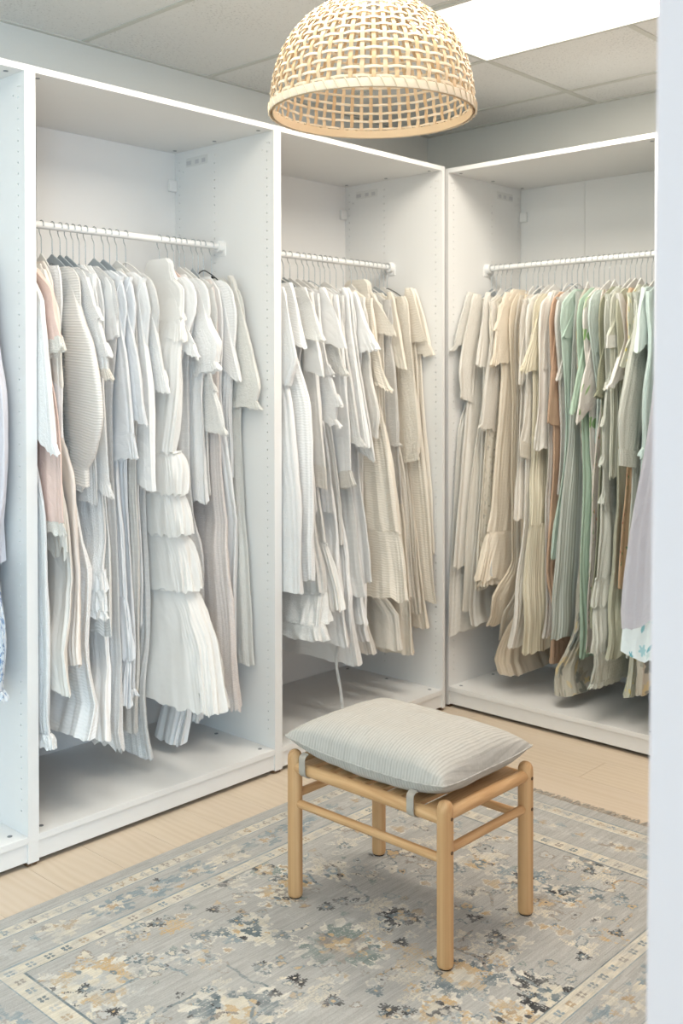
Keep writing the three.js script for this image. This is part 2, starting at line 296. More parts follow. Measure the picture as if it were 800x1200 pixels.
// ------------------------------------------------------------------ clothes
// cloth materials by weave and colour
const clothCache = {};
const pale = c => { const q = new THREE.Color(c), m = Math.min(q.r, q.g, q.b); return q.lerp(new THREE.Color(0xffffff), 0.08 + 0.32 * clamp((m - 0.28) / 0.3, 0, 1)); };   // washed cotton
function cloth(weave, color) {
  const key = weave + color; if (clothCache[key]) return clothCache[key];
  const o = { color: PRINT[weave] ? 0xffffff : pale(color), roughness: 0.92, side: THREE.DoubleSide };
  if (PRINT[weave]) { o.map = PRINT[weave]; o.bumpMap = BUMP.linen; o.bumpScale = 0.003; o.transmission = 0.12; } else {
    o.bumpMap = BUMP[weave]; o.bumpScale = { linen: 0.0032, gauze: 0.002, crinkle: 0.0008, knit: 0.0028, pleat: 0.0016, dots: 0.0014, lace: 0.0014, satin: 0.003, tulle: 0.0006 }[weave];
    o.transmission = { knit: 0.1, tulle: 0.22, satin: 0.1 }[weave] ?? 0.16;
    if (weave === 'lace') { o.alphaMap = LACE_ALPHA; o.transparent = true; }
    if (weave === 'tulle') { o.opacity = 0.92; o.transparent = true; }
    if (weave === 'satin') { o.roughness = 0.55; }
  }
  o.thickness = 0; return clothCache[key] = phys(o);
}
// a hanging tube of cloth. prof: [{y, o, i}] outer and inner edge (u) going down; thick(t): half thickness; folds
function drape({ prof, n = 64, m = 28, thick, A0 = 0.002, A1 = 0.012, k = 9, lam = 0.035, hemW = 0.008, cv = 0, lean = 0, sd = 0, wave = 0, waves = 14, face = 1, scallop = 0, twist = 0, tw0 = 0, cvc = 0, fit = null, flipEdge = false, A2 = 0.004, lam2 = 0.027 }) {
  const y0 = prof[0].y, y1 = prof[prof.length - 1].y, at = (y, key) => {
    for (let j = 0; j + 1 < prof.length; j++) if (y >= prof[j + 1].y || j + 2 === prof.length) {
      const a = prof[j], b = prof[j + 1], t = clamp((a.y - y) / (a.y - b.y || 1), 0, 1);
      const p0 = prof[Math.max(0, j - 1)], p3 = prof[Math.min(prof.length - 1, j + 2)];
      const d1 = (b[key] - p0[key]) / ((p0.y - b.y) || 1) * (a.y - b.y), d2 = (p3[key] - a[key]) / ((a.y - p3.y) || 1) * (a.y - b.y);
      const t2 = t * t, t3 = t2 * t, lin = mix(a[key], b[key], t), h = (2 * t3 - 3 * t2 + 1) * a[key] + (t3 - 2 * t2 + t) * d1 + (-2 * t3 + 3 * t2) * b[key] + (t3 - t2) * d2;
      return mix(lin, h, 0.55);
    }
  };
  const pos = new Float32Array((n + 1) * (m + 1) * 3), uv = new Float32Array((n + 1) * (m + 1) * 2), idx = [], per = prof.reduce((w, q) => Math.max(w, q.o - q.i), 0) * 2.2;
  for (let j = 0; j <= m; j++) {
    const t = j / m, y = mix(y0, y1, Math.pow(t, 1.15)), o = at(y, 'o'), i = at(y, 'i'), a = Math.max(0.004, (o - i) / 2), c = (o + i) / 2, b = thick(t);
    const A = mix(A0, A1, Math.pow(t, 1.3));
    for (let q = 0; q <= n; q++) {
      const wq = (flipEdge ? 0 : Math.PI) + q / n * T2, th = flipEdge ? wq + 0.55 * Math.sin(wq) : wq - 0.55 * Math.sin(wq), ct = Math.cos(th), st = Math.sin(th);
      const bu = a * Math.sign(ct) * Math.pow(Math.abs(ct), 0.8), bv = b * Math.sign(st) * Math.pow(Math.abs(st), 0.75);
      let nu = ct * b, nv = st * a; const nl = Math.hypot(nu, nv) || 1; nu /= nl; nv /= nl;
      const ph = k * th + 2.2 * noise(sd, t * 1.4, 3) + 1.2 * noise(ct * 2 + sd, st * 2, t * 0.8);
      let f = 0.55 * Math.sin(ph) + 0.25 * Math.sin(2.1 * ph + sd) * t + 1.0 * noise(bu / lam + y * 2.2 + sd * 3.1, st * 1.6 + sd, y * 1.1) + 0.5 * noise(bu / lam * 0.5 + sd, st * 2.3, y * 9 + sd);
      const sg = Math.atan2(st, flipEdge ? -ct : ct), arcS = Math.sign(sg) * (b * Math.abs(st) + a * (1 - (flipEdge ? -ct : ct)));
      let d = A * f + A2 * Math.min(1, t * 2.2) * (0.35 + 0.65 * t) * Math.sin(T2 * (arcS / lam2 + 0.55 * noise(y * 2.2, sd, 7) + 0.8 * noise(arcS * 14, y * 1.1, sd))) * (0.55 + 0.9 * noise(arcS * 20, y * 1.7, sd + 6)); if (wave) d += wave * Math.pow(t, 0.8) * Math.sin(waves * th + 2 * noise(th, sd, t));
      let u = c + bu + nu * d, v = cvc + cv * Math.min(1, t * 3) + lean * t * t + bv + nv * d;
      const yy = y + (t > 0.6 ? hemW * ((t - 0.6) / 0.4) ** 2 * (f * 0.8) : 0) + (scallop ? scallop * t * Math.abs(Math.sin(waves * 0.5 * th)) : 0) + twist * bu * (tw0 + (1 - tw0) * t);
      if (fit) v = fit(u, yy, v);
      const r = (j * (n + 1) + q); pos[r * 3] = u; pos[r * 3 + 1] = yy; pos[r * 3 + 2] = v * face;
      uv[r * 2] = (th / T2) * per; uv[r * 2 + 1] = y;
      if (q < n && j < m) { const p = r, s = r + n + 1; idx.push(p, s, p + 1, p + 1, s, s + 1); }
    }
  }
  const g = new THREE.BufferGeometry(); g.setAttribute('position', new THREE.BufferAttribute(pos, 3)); g.setAttribute('uv', new THREE.BufferAttribute(uv, 2)); g.setIndex(idx); g.computeVertexNormals();
  // soften the seam
  const nn = g.attributes.normal; for (let j = 0; j <= m; j++) { const p = j * (n + 1), q = p + n; const x = nn.getX(p) + nn.getX(q), y = nn.getY(p) + nn.getY(q), z = nn.getZ(p) + nn.getZ(q), l = Math.hypot(x, y, z) || 1; nn.setXYZ(p, x / l, y / l, z / l); nn.setXYZ(q, x / l, y / l, z / l); }
  return g;
}
const hookGeo = (() => { const pts = []; for (let i = 0; i <= 10; i++) { const a = -0.35 + i / 10 * 3.9; pts.push([0.0155 * Math.cos(a), 0.0155 * Math.sin(a), 0]); } pts.push([-0.012, -0.022, 0], [-0.001, -0.04, 0], [0, -0.06, 0], [0, -0.122, 0]); return tube(pts, 0.0017, 30, 5); })();
function armGeo(kind) {   // hanger shoulders, neck at y = 0
  if (kind === 'loop') return mergeGeometries([tube([[0, 0, 0], [0.05, -0.012, 0], [0.12, -0.04, 0], [0.175, -0.07, 0], [0.19, -0.085, 0], [0.18, -0.1, 0], [0.1, -0.1, 0], [0, -0.1, 0], [-0.1, -0.1, 0], [-0.18, -0.1, 0], [-0.19, -0.085, 0], [-0.175, -0.07, 0], [-0.12, -0.04, 0], [-0.05, -0.012, 0]], 0.0026, 64, 7, true)]);
  const sh = new THREE.Shape(); sh.moveTo(-0.195, -0.085); sh.quadraticCurveTo(-0.1, -0.03, -0.02, -0.002); sh.quadraticCurveTo(0, 0.012, 0.02, -0.002); sh.quadraticCurveTo(0.1, -0.03, 0.195, -0.085); sh.quadraticCurveTo(0.2, -0.1, 0.185, -0.1); sh.quadraticCurveTo(0.1, -0.055, 0, -0.03); sh.quadraticCurveTo(-0.1, -0.055, -0.185, -0.1); sh.quadraticCurveTo(-0.2, -0.1, -0.195, -0.085);
  const g = new THREE.ExtrudeGeometry(sh, { depth: 0.003, bevelEnabled: true, bevelSize: 0.001, bevelThickness: 0.0006, bevelSegments: 1, curveSegments: 6 }); g.translate(0, 0, -0.0015); return g;
}
const ARM = { flat: armGeo('flat'), loop: armGeo('loop') };
const HM = { white: std({ color: 0xe9e7e2, roughness: 0.6 }), grey: std({ color: 0xa9b0b4, roughness: 0.75 }), black: M.black, ivory: std({ color: 0xefe6d6, roughness: 0.5 }), pink: std({ color: 0xe9cfc4, roughness: 0.6 }) };
const NECK = 0.118;   // rail to hanger neck
function hanger(run, p, sh, wide, kind, color, what) {
  run = RUNS[run]; const pos = run.place(p); pos[1] = RAILY + 0.0005;
  const h = thing('clothes_hanger', `${color} ${kind === 'loop' ? 'tubular' : 'slim'} hanger holding ${what}`, 'hanger', pos, run.turn, 'clothes hangers on the rails');
  addMesh('hook', hookGeo, M.steel, h);
  const a = addMesh('arms', ARM[kind], HM[color], h); a.position.y = -NECK - 0.002 + (wide ? 0.023 : 0); a.scale.set((sh - 0.055) / 0.2, 0.8, 1);
  return h;
}
const RUNS = {
  left: { turn: 0, face: 1, place: z => [-0.29, 0, z], uy: (col, row, z) => { const q = hit(col, row, 'z', z); return [q.x + 0.29, q.y]; }, h: (row, z, u) => rowHeight(row, -0.29 + u, z) },
  back: { turn: -Math.PI / 2, face: -1, place: x => [x + FX, 0, FZ - 0.29], uy: (col, row, x) => { const q = hit(col, row, 'x', x + FX); return [q.z - FZ + 0.29, q.y]; }, h: (row, x, u) => rowHeight(row, x + FX, FZ - 0.29 + u) },
  side: { turn: Math.PI, face: -1, place: z => [2.02, 0, z], uy: (col, row, z) => { const q = hit(col, row, 'z', z); return [2.02 - q.x, q.y]; }, h: (row, z, u) => rowHeight(row, 2.02 - u, z) },
};
const SPECS = [], WARDS = { left0: [2.018, 2.982], left1: [1.018, 1.982], left2: [0.018, 0.982], back: [0.018, 0.982], side: [1.2, 1.72] };
function garment(run, p, name, color, weave, label, o) { SPECS.push({ run, p, name, color, weave, label, o, ward: run === 'left' ? 'left' + (p > 2 ? 0 : p > 1 ? 1 : 2) : run }); }
let gcount = 0;
// one garment: b outer edge of the body, s of the sleeve (third number: sleeve width), e sleeve end, t tier seams (rows), c collar, hf hem frill
function makeGarment({ run: runName, p, name, color, weave, label, o, slot, ward }) {
  const run = RUNS[runName], sd = 3.17 * (++gcount), mat = cloth(weave, color), baseY = RAILY - NECK;
  const pos = run.place(p); pos[1] = baseY;
  const g = thing(name, label, o.cat ?? (name.includes('dress') || name.includes('gown') ? 'dress' : name.includes('cardigan') ? 'cardigan' : name.includes('skirt') ? 'skirt' : 'blouse'), pos, run.turn, o.group);
  const mid = y => { const [a, b] = slot(y); return (a + b) / 2; };
  const [wa, wb] = WARDS[ward];
  const fit = (u, y, v) => {   // keep the cloth inside its own share of the rail, then let the whole row sway together
    const [a, b, wn] = slot(y), half = (b - a) / 2, r = v / wn, V = (a + b) / 2 + half * 0.96 * r / Math.pow(1 + r * r * r * r, 0.25);
    const edge = clamp(Math.min(V - wa, wb - V) / 0.07, 0, 1), depth = clamp(-y / 0.6, 0, 1);
    return V + edge * depth * (0.011 * noise(u * 8, y * 0.8, V * 5) + 0.006 * noise(u * 22, y * 1.6, V * 9 + 4)) - p;
  };
  const pt = ([c, r, w]) => { if (Math.abs(c) < 1.5) { return { u: c, y: run.h(r, p, c) - baseY, w }; } const pe = mid(run.h(r, p, 0.22) - baseY), [u, y] = run.uy(c, r, pe); return { u: clamp(u, 0.03, 0.36), y: y - baseY, w }; };
  const face = run.face, sh = o.sh ?? (o.s ? 0.17 : 0.125), tipY = -0.085 - (o.drop ?? 0);
  const body = o.b.map(pt), last = body[body.length - 1];
  const inner = u => -Math.min(u, 0.225);
  const nk = o.c === 'stand' ? 0.05 : o.neck ?? (hash(gcount, 5) < 0.62 ? 0.1 : 0.068);
  let prof = [{ y: -(nk - 0.05) * 0.42, o: nk, i: -nk }, { y: Math.min(tipY * 0.4, -(nk - 0.05) * 0.42 - 0.01), o: mix(nk, sh, 0.45), i: -mix(nk, sh, 0.45) }, { y: tipY * 0.78, o: sh * 0.955, i: -sh * 0.955 }, { y: tipY - 0.012, o: sh, i: -sh }, { y: tipY - 0.06, o: sh + 0.008, i: -sh - 0.008 }];
  const shoulderEnd = prof[4].y;
  if (body[0].y < shoulderEnd - 0.45) prof.push({ y: shoulderEnd - 0.3, o: Math.min(sh * 0.95, body[0].u), i: inner(Math.min(sh * 0.95, body[0].u)) });
  for (const q of body) if (q.y < prof[prof.length - 1].y - 0.005) prof.push({ y: q.y, o: q.u, i: inner(q.u) });
  const th = o.th ?? 0.024, L = prof[0].y - prof[prof.length - 1].y, A1 = o.A ?? 0.012, k = o.k ?? 9;
  const thickAt = y => mix(0.011, th, Math.pow(clamp((prof[0].y - y) / L, 0, 1), 0.8));
  const cut = (ya, yb, fl0 = 0, fl1 = 0) => {   // part of the profile between two heights
    const f = y => { for (let j = 0; j + 1 < prof.length; j++) if (y >= prof[j + 1].y || j + 2 === prof.length) { const t = clamp((prof[j].y - y) / (prof[j].y - prof[j + 1].y), 0, 1); return [mix(prof[j].o, prof[j + 1].o, t), mix(prof[j].i, prof[j + 1].i, t)]; } };
    const out = []; const N = 6; for (let q = 0; q <= N; q++) { const y = mix(ya, yb, q / N), [a, b] = f(Math.max(y, prof[prof.length - 1].y)), e = mix(fl0, fl1, Math.sqrt(q / N)); out.push({ y, o: a + e, i: Math.max(b - e, -0.245) }); } return out;
  };
  const seams = (o.t ?? []).map(r => run.h(r, p, 0.2) - baseY);
  const yEnd = prof[prof.length - 1].y;
  const ends = [...seams, yEnd];
  const first = ends[0];
  const bodyProf = seams.length ? prof.filter(q => q.y > first + 0.01).concat(cut(first + 0.005, first).slice(-1)) : prof;
  addMesh('body', drape({ prof: bodyProf, n: o.n ?? 96, m: o.m ?? 36, A2: o.A2 ?? 0.0055, lam2: o.l2 ?? (0.022 + 0.016 * hash(gcount, 3)), thick: t => thickAt(mix(bodyProf[0].y, bodyProf[bodyProf.length - 1].y, t)), A0: 0.0015, A1, k, lam: o.lam ?? 0.035, lean: o.lean ?? 0, fit, sd, face, hemW: o.hemW ?? 0.01, scallop: o.scallop ?? 0, waves: 22, twist: o.twist ?? 0 }), mat, g);
  seams.forEach((y, q) => {
    const yb = ends[q + 1] - (q + 2 < ends.length + 0 ? (o.lap ?? 0.0) : 0), fl = o.flare ?? 0.014;
    const pr = cut(y + 0.004, yb, 0.002, fl);
    addMesh('tier', drape({ prof: pr, n: 128, m: 16, A2: o.tA2 ?? 0.006, lam2: o.tl2 ?? 0.02, thick: t => thickAt(mix(y, yb, t)) + mix(0.002, fl, Math.sqrt(t)), A0: 0.003, A1: A1 * 1.15, k: k * 1.5, lam: 0.026, lean: o.lean ?? 0, fit, sd: sd + q + 1, face, hemW: 0.012, wave: 0.0035, waves: 34 }), o.tm ? cloth(...o.tm) : mat, g);
    addMesh('seam', drape({ prof: cut(y + 0.006, y - 0.006, 0.004, 0.004), n: 72, m: 3, thick: () => thickAt(y) + 0.004, A0: A1 * 0.7, A1: A1 * 0.8, k, lam: 0.03, lean: o.lean ?? 0, fit, sd, face, wave: 0.002, waves: 40 }), mat, g);
  });
  if (o.hf) { const y = yEnd + 0.004, pr = cut(y, y - o.hf, 0.001, 0.016); addMesh('hem_frill', drape({ prof: pr.map((q, j) => ({ ...q, y: mix(y, y - o.hf, j / 6) })), n: 140, m: 5, thick: t => th + 0.014 * t, A0: A1 * 0.8, A1, k, lam: o.lam ?? 0.035, lean: o.lean ?? 0, fit, sd, face, wave: 0.006, waves: 30, scallop: 0.006 }), o.fm ? cloth(...o.fm) : mat, g); }
  if (o.c === 'stand') addMesh('collar', drape({ prof: [{ y: 0.046, o: 0.05, i: -0.05 }, { y: 0.03, o: 0.072, i: -0.07 }, { y: 0.0, o: 0.078, i: -0.076 }, { y: -0.035, o: 0.095, i: -0.095 }], n: 72, m: 10, thick: t => 0.024 - 0.006 * t, A0: 0.003, A1: 0.003, k: 12, fit, sd, face, wave: 0.003, waves: 26 }), mat, g);
  if (o.c === 'flat') addMesh('collar', drape({ prof: [{ y: 0.012, o: 0.055, i: -0.055 }, { y: -0.02, o: 0.1, i: -0.1 }, { y: -0.085, o: 0.16, i: -0.16 }], n: 72, m: 8, thick: t => 0.016 + 0.008 * t, A0: 0.002, A1: 0.003, k: 8, fit, sd, face, wave: 0.002, waves: 20 }), o.cm ? cloth(...o.cm) : mat, g);
  if (o.s) {
    const S = o.s.map(pt), sm = o.sm ? cloth(...o.sm) : mat;
    for (const side of [1, -1]) {
      const outs = S.map(q => ({ y: q.y, o: q.u, i: q.y > -0.1 ? Math.max(q.u - q.w, Math.min(0.128, q.u - 0.02)) : q.u - q.w }));
      const y00 = Math.max(tipY + 0.04, outs[0].y + 0.03);
      let pr = [{ y: y00, o: sh * 0.96, i: sh * 0.76 }, ...outs];
      if (outs[0].y > tipY - 0.01) pr = [{ y: outs[0].y + 0.03, o: outs[0].o - 0.02, i: Math.max(outs[0].o - 0.07, Math.min(0.128, outs[0].o - 0.035)) }, ...outs];
      const frillProf = (len, f) => { const e = pr[pr.length - 1]; return [0, 0.5, 1].map(t => ({ y: e.y + 0.006 - len * t, o: e.o + f * t, i: e.i - f * t * 0.6 })); };
      const flip = q => side > 0 ? q : { y: q.y, o: -q.i, i: -q.o };
      const clear = list => { if (side > 0) return list; const lo = Math.min(...list.map(q => q.i)); const sft = lo < -0.245 ? -0.245 - lo : 0; return list.map(q => ({ y: q.y, o: q.o + sft * clamp((q.i + 0.1) / (lo + 0.1), 0, 1), i: q.i + sft * clamp((q.i + 0.1) / (lo + 0.1), 0, 1) })); };
      const tws = side * mix(-0.55, 0.4, hash(gcount, 77)), sb = o.sb ?? 0.022, det = side > 0 ? 1 : 0.5;
      const thick = t => mix(0.012, sb, Math.min(1, t * 2)) * (o.e === 'cuff' ? 1 - 0.4 * Math.pow(t, 6) : 1);
      const sleeve = addMesh('sleeve', drape({ prof: clear(pr.map(flip)), n: Math.round(64 * det), m: Math.round(28 * det), thick, A0: 0.003, A1: o.sA ?? 0.009, A2: weave === 'knit' ? 0 : 0.0045, lam2: 0.024 + 0.016 * hash(gcount, 8), flipEdge: side < 0, k: 5, lam: 0.045, cv: o.cv ?? 0.012, fit, twist: tws, sd: sd + side * 9, face, hemW: 0.006 }), sm, g);
      if (o.e === 'frill') addMesh('cuff_frill', drape({ prof: clear(frillProf(o.fl ?? 0.035, 0.018).map(flip)), n: Math.round(100 * det), m: 6, thick: t => sb + 0.012 * t, A0: 0.006, A1: 0.01, k: 5, lam: 0.04, cvc: o.cv ?? 0.012, twist: tws, tw0: 1, fit, sd: sd + side * 9, face, wave: 0.006, waves: 16, scallop: 0.005 }), o.em ? cloth(...o.em) : sm, sleeve);
      if (o.e === 'cuff') addMesh('cuff', drape({ prof: clear(frillProf(o.fl ?? 0.05, 0.002).map(q => ({ y: q.y, o: q.o + 0.002, i: q.i - 0.002 })).map(flip)), n: Math.round(56 * det), m: 6, thick: t => sb * 0.62 + 0.004, A0: 0.003, A1: 0.004, k: 5, cvc: o.cv ?? 0.012, twist: tws, tw0: 1, fit, sd: sd + side * 9, face, hemW: 0.002 }), o.em ? cloth(...o.em) : sm, sleeve);
      if (o.bands) for (const bt of o.bands) { const j = clamp(bt, 0, 1) * (pr.length - 1), ja = Math.floor(j), jb = Math.min(pr.length - 1, ja + 1), f = j - ja, q = { y: mix(pr[ja].y, pr[jb].y, f), o: mix(pr[ja].o, pr[jb].o, f), i: mix(pr[ja].i, pr[jb].i, f) };
        addMesh('ruffle', drape({ prof: clear([0, 0.5, 1].map(t => ({ y: q.y + 0.01 - 0.045 * t, o: q.o + 0.022 * t, i: q.i - 0.01 * t })).map(flip)), n: Math.round(90 * det), m: 5, thick: t => sb + 0.004 + 0.012 * t, A0: 0.005, A1: 0.008, k: 5, cvc: o.cv ?? 0.012, fit, sd: sd + bt, face, wave: 0.006, waves: 15 }), sm, sleeve); }
    }
  }
  if (o.extra) o.extra(g, { run, p, fit, face, baseY, mid });
  hanger(runName, p, o.c === 'stand' ? sh - 0.035 : sh, nk > 0.09, o.hk ?? (gcount % 5 === 2 ? 'loop' : 'flat'), o.hc ?? (gcount % 4 === 1 ? 'grey' : 'white'), o.what ?? ('the ' + label.split(' ').slice(0, 11).join(' ')));
  return g;
}
const WHT = 0xfcfcfa, IVO = 0xf1ebdd, CRM = 0xf0e2c6, PCH = 0xf3cbb8, SAG = 0xc3c8b8, BLW = 0xe6eaee;
// --- first wardrobe on the left: only what shows beside its end panel
garment('left', 2.065, 'blouse', 0xdcd8e2, 'linen', 'lavender grey blouse with a full sleeve in the wardrobe past the white dresses', { b: [[0.2, 560], [0.21, 660]], s: [[3, 420, 0.1], [9, 455, 0.12], [11, 520, 0.14], [8, 590, 0.13], [2, 640, 0.1]] });
garment('left', 2.10, 'floral_dress', 0xffffff, 'blue', 'blue and white floral print dress beside the lavender blouse', { b: [[0.22, 600], [0.28, 660], [0.305, 720], [0.315, 770], [0.29, 812]], th: 0.03, hf: 0.03 });
// --- left wardrobe of white and blush clothes
garment('left', 1.935, 'ruffled_dress', WHT, 'gauze', 'long white cotton dress with ruffled cuffs and hem, pressed against the end panel', { b: [[54, 600], [57, 760], [60, 862]], hf: 0.045, s: [[52, 350, 0.08], [57, 400, 0.09], [62, 460, 0.1], [66, 512, 0.11]], e: 'frill' });
garment('left', 1.9, 'lace_trimmed_blouse', PCH, 'linen', 'peach pink blouse with cream lace frills at sleeve and hem', { b: [[66, 470], [72, 540], [77, 614]], hf: 0.04, fm: ['lace', IVO], em: ['lace', IVO], s: [[62, 340, 0.08], [68, 375, 0.09], [73, 400, 0.1]], e: 'frill', fl: 0.05 });
garment('left', 1.878, 'blouse', IVO, 'linen', 'ivory blouse with a narrow white buttoned cuff next to the peach blouse', { b: [[72, 560], [78, 650]], hemW: 0.03, em: ['linen', WHT], s: [[70, 360, 0.07], [75, 420, 0.075], [76, 450, 0.065]], e: 'cuff', fl: 0.15 });
garment('left', 1.853, 'slip_dress', 0xefe7da, 'satin', 'plain cream slip dress whose hem hangs just below the pale peach slip', { b: [[78, 600], [84, 700], [88, 815]] });
garment('left', 1.823, 'slip_dress', 0xf2e2d2, 'satin', 'pale peach satin slip dress with a straight hem', { b: [[86, 560], [93, 680], [97, 780]], th: 0.034, k: 5 });
garment('left', 1.79, 'dress', WHT, 'crinkle', 'white crinkled cotton dress with a rounded hem under the peach slip', { b: [[96, 640], [102, 760], [105, 868]], th: 0.034, A: 0.016 });
garment('left', 1.75, 'knit_cardigan', 0xf3eee5, 'knit', 'chunky cream knit cardigan with balloon sleeves and ribbed cuffs', { b: [[92, 480], [96, 575]], s: [[86, 335, 0.09], [97, 365, 0.11], [110, 400, 0.15], [120, 450, 0.18], [122, 490, 0.17], [113, 530, 0.13], [102, 548, 0.1]], e: 'cuff', fl: 0.06, sb: 0.034, sA: 0.004, hk: 'flat', hc: 'grey' });
garment('left', 1.712, 'embroidered_blouse', WHT, 'lace', 'white eyelet embroidered blouse with a ruffled armhole beside the cream cardigan', { b: [[108, 500], [112, 590]], s: [[106, 335, 0.09], [117, 370, 0.1], [126, 405, 0.11], [129, 432, 0.1]], e: 'frill', bands: [0.45, 0.75], em: ['lace', 0xe6dccb], hc: 'grey' });
garment('left', 1.69, 'tiered_tunic', WHT, 'gauze', 'white gauze tunic with scalloped cuffs and three short tiers', { b: [[116, 560], [120, 660], [121, 727]], t: [668, 690, 712], s: [[112, 345, 0.08], [120, 420, 0.1], [126, 520, 0.11], [128, 562, 0.115]], e: 'frill', fl: 0.045, flare: 0.008, hc: 'grey' });
garment('left', 1.672, 'ribbed_dress', 0xeeeeea, 'crinkle', 'white dress with fine horizontal ribs hanging behind the tiered tunic', { b: [[124, 600], [128, 680], [130, 746]] });
garment('left', 1.652, 'skirted_dress', WHT, 'linen', 'white linen dress with a smooth straight skirt next to the ribbed dress', { b: [[120, 640], [125, 760], [128, 870]], th: 0.03 });
garment('left', 1.628, 'dress', 0xeeeeec, 'lace', 'white lace dress with a scalloped hem and short sleeves', { b: [[134, 560], [140, 740], [146, 882]], scallop: 0.014, s: [[132, 335, 0.09], [138, 370, 0.1], [141, 400, 0.105]], sm: ['linen', WHT], th: 0.032 });
garment('left', 1.588, 'wide_sleeved_dress', BLW, 'linen', 'white linen dress with wide sleeves rolled at the wrist and ruffled tiers', { b: [[140, 560], [148, 700], [150, 828]], t: [705, 775], s: [[140, 345, 0.09], [148, 400, 0.11], [154, 460, 0.13], [157, 512, 0.14]], e: 'frill', fl: 0.09, sA: 0.012, hc: 'grey' });
garment('left', 1.55, 'blouse', BLW, 'linen', 'cool white blouse with a fluttering frilled sleeve beside the wide sleeved dress', { b: [[152, 640], [157, 808]], hf: 0.03, s: [[150, 350, 0.08], [160, 395, 0.1], [167, 440, 0.11], [169, 470, 0.1]], e: 'frill', fl: 0.07, hc: 'grey' });
garment('left', 1.525, 'lace_dress', 0xe9e4d9, 'lace', 'ecru lace dress showing as a narrow strip beside the lace maxi dress', { b: [[160, 560], [164, 700], [160, 860]] });
garment('left', 1.495, 'long_sleeved_blouse', WHT, 'linen', 'white blouse with a long straight sleeve hanging beside the tulle gown', { b: [[162, 600], [166, 735]], s: [[165, 345, 0.07], [176, 420, 0.08], [182, 500, 0.08], [184, 572, 0.085]], sb: 0.026 });
garment('left', 1.458, 'lace_maxi_dress', 0xf0f0ec, 'lace', 'floor length white lace dress with frilled sleeves left of the tulle gown', { b: [[172, 520], [174, 660], [178, 890]], s: [[174, 340, 0.08], [185, 380, 0.1], [192, 415, 0.11], [195, 435, 0.11]], sm: ['gauze', WHT], e: 'frill', fl: 0.08, k: 6, hc: 'white', hk: 'loop' });
garment('left', 1.312, 'tulle_gown', 0xfaf9f4, 'tulle', 'white tulle gown with stacked gathered tiers and a ruffled high collar', { b: [[214, 400], [213, 480], [208, 530], [208, 575], [212, 626], [222, 690], [240, 745], [256, 832]], t: [530, 577, 626, 690], th: 0.07, A: 0.012, k: 12, A2: 0.007, tA2: 0.009, tl2: 0.021, flare: 0.05, c: 'stand', sh: 0.15, s: [[205, 345, 0.06], [212, 362, 0.08], [216, 380, 0.09]], e: 'frill', fl: 0.06, bands: [0.7], lean: 0.03, n: 128, m: 40, hc: 'white', cat: 'gown' });
garment('left', 1.275, 'flutter_sleeved_dress', WHT, 'linen', 'white dress with short flutter sleeves hanging behind the tulle gown', { b: [[210, 600], [216, 872]], s: [[212, 345, 0.08], [222, 380, 0.1], [229, 398, 0.1]], e: 'frill', fl: 0.05, th: 0.03, hc: 'pink' });
garment('left', 1.245, 'lace_hemmed_dress', WHT, 'lace', 'white dress with a lace hem showing below the tulle gown', { b: [[226, 600], [235, 848]], scallop: 0.012 });
garment('left', 1.222, 'puff_sleeved_blouse', WHT, 'gauze', 'white blouse with a gathered puff sleeve right of the tulle gown', { b: [[238, 520], [242, 590]], s: [[236, 345, 0.09], [249, 385, 0.12], [258, 405, 0.14], [254, 428, 0.09]], e: 'frill', sb: 0.034 });
garment('left', 1.198, 'lace_blouse', 0xf1efe8, 'lace', 'white lace blouse with bell sleeves ending in a ruffle', { b: [[242, 520], [246, 580]], s: [[234, 360, 0.09], [246, 430, 0.11], [258, 475, 0.14], [262, 498, 0.15]], e: 'frill', bands: [0.6] });
garment('left', 1.158, 'lace_gown', 0xf4e6dd, 'lace', 'blush pink gown overlaid with white lace down to a scalloped hem', { b: [[258, 500], [264, 600], [274, 740], [281, 836]], th: 0.036, scallop: 0.016, A: 0.014 });
garment('left', 1.132, 'dress', WHT, 'linen', 'plain white dress between the blush lace gown and the pintucked blouse', { b: [[272, 560], [276, 700], [277, 800]] });
garment('left', 1.108, 'pintucked_blouse', WHT, 'crinkle', 'white textured blouse with a square cut sleeve on a black hanger', { b: [[270, 480], [272, 560]], s: [[264, 345, 0.09], [273, 390, 0.11], [284, 438, 0.125]], hc: 'black' });
garment('left', 1.068, 'ivory_gown', 0xefece0, 'gauze', 'sheer ivory gown with a full gathered sleeve hanging beside the partition panel', { b: [[282, 500], [289, 640], [297, 780]], s: [[276, 332, 0.08], [290, 380, 0.1], [300, 420, 0.13], [307, 452, 0.16], [303, 470, 0.13]], em: ['lace', 0xefece0], e: 'frill', hc: 'black', th: 0.02 });
// --- middle wardrobe of white and cream clothes
garment('left', 0.925, 'linen_dress', WHT, 'gauze', 'white gauze dress with pointed sleeves at the end of the middle wardrobe', { b: [[340, 470], [350, 580], [357, 697]], th: 0.034, k: 5, s: [[336, 345, 0.09], [343, 385, 0.11], [350, 420, 0.13], [342, 450, 0.09]] });
garment('left', 0.845, 'linen_dress', WHT, 'crinkle', 'white linen dress with wide elbow sleeves and a crinkled lower skirt', { b: [[362, 470], [370, 560], [379, 682]], th: 0.036, k: 5, s: [[345, 340, 0.09], [354, 378, 0.12], [361, 402, 0.14]], hc: 'grey' });
garment('left', 0.765, 'lace_sleeved_dress', 0xf0efe9, 'lace', 'white lace skirted dress with short embroidered sleeves and a ruffled hem', { b: [[366, 600], [378, 700], [385, 752]], t: [690, 722], s: [[362, 345, 0.08], [373, 375, 0.1], [378, 390, 0.11]], e: 'frill', th: 0.06, A: 0.018 });
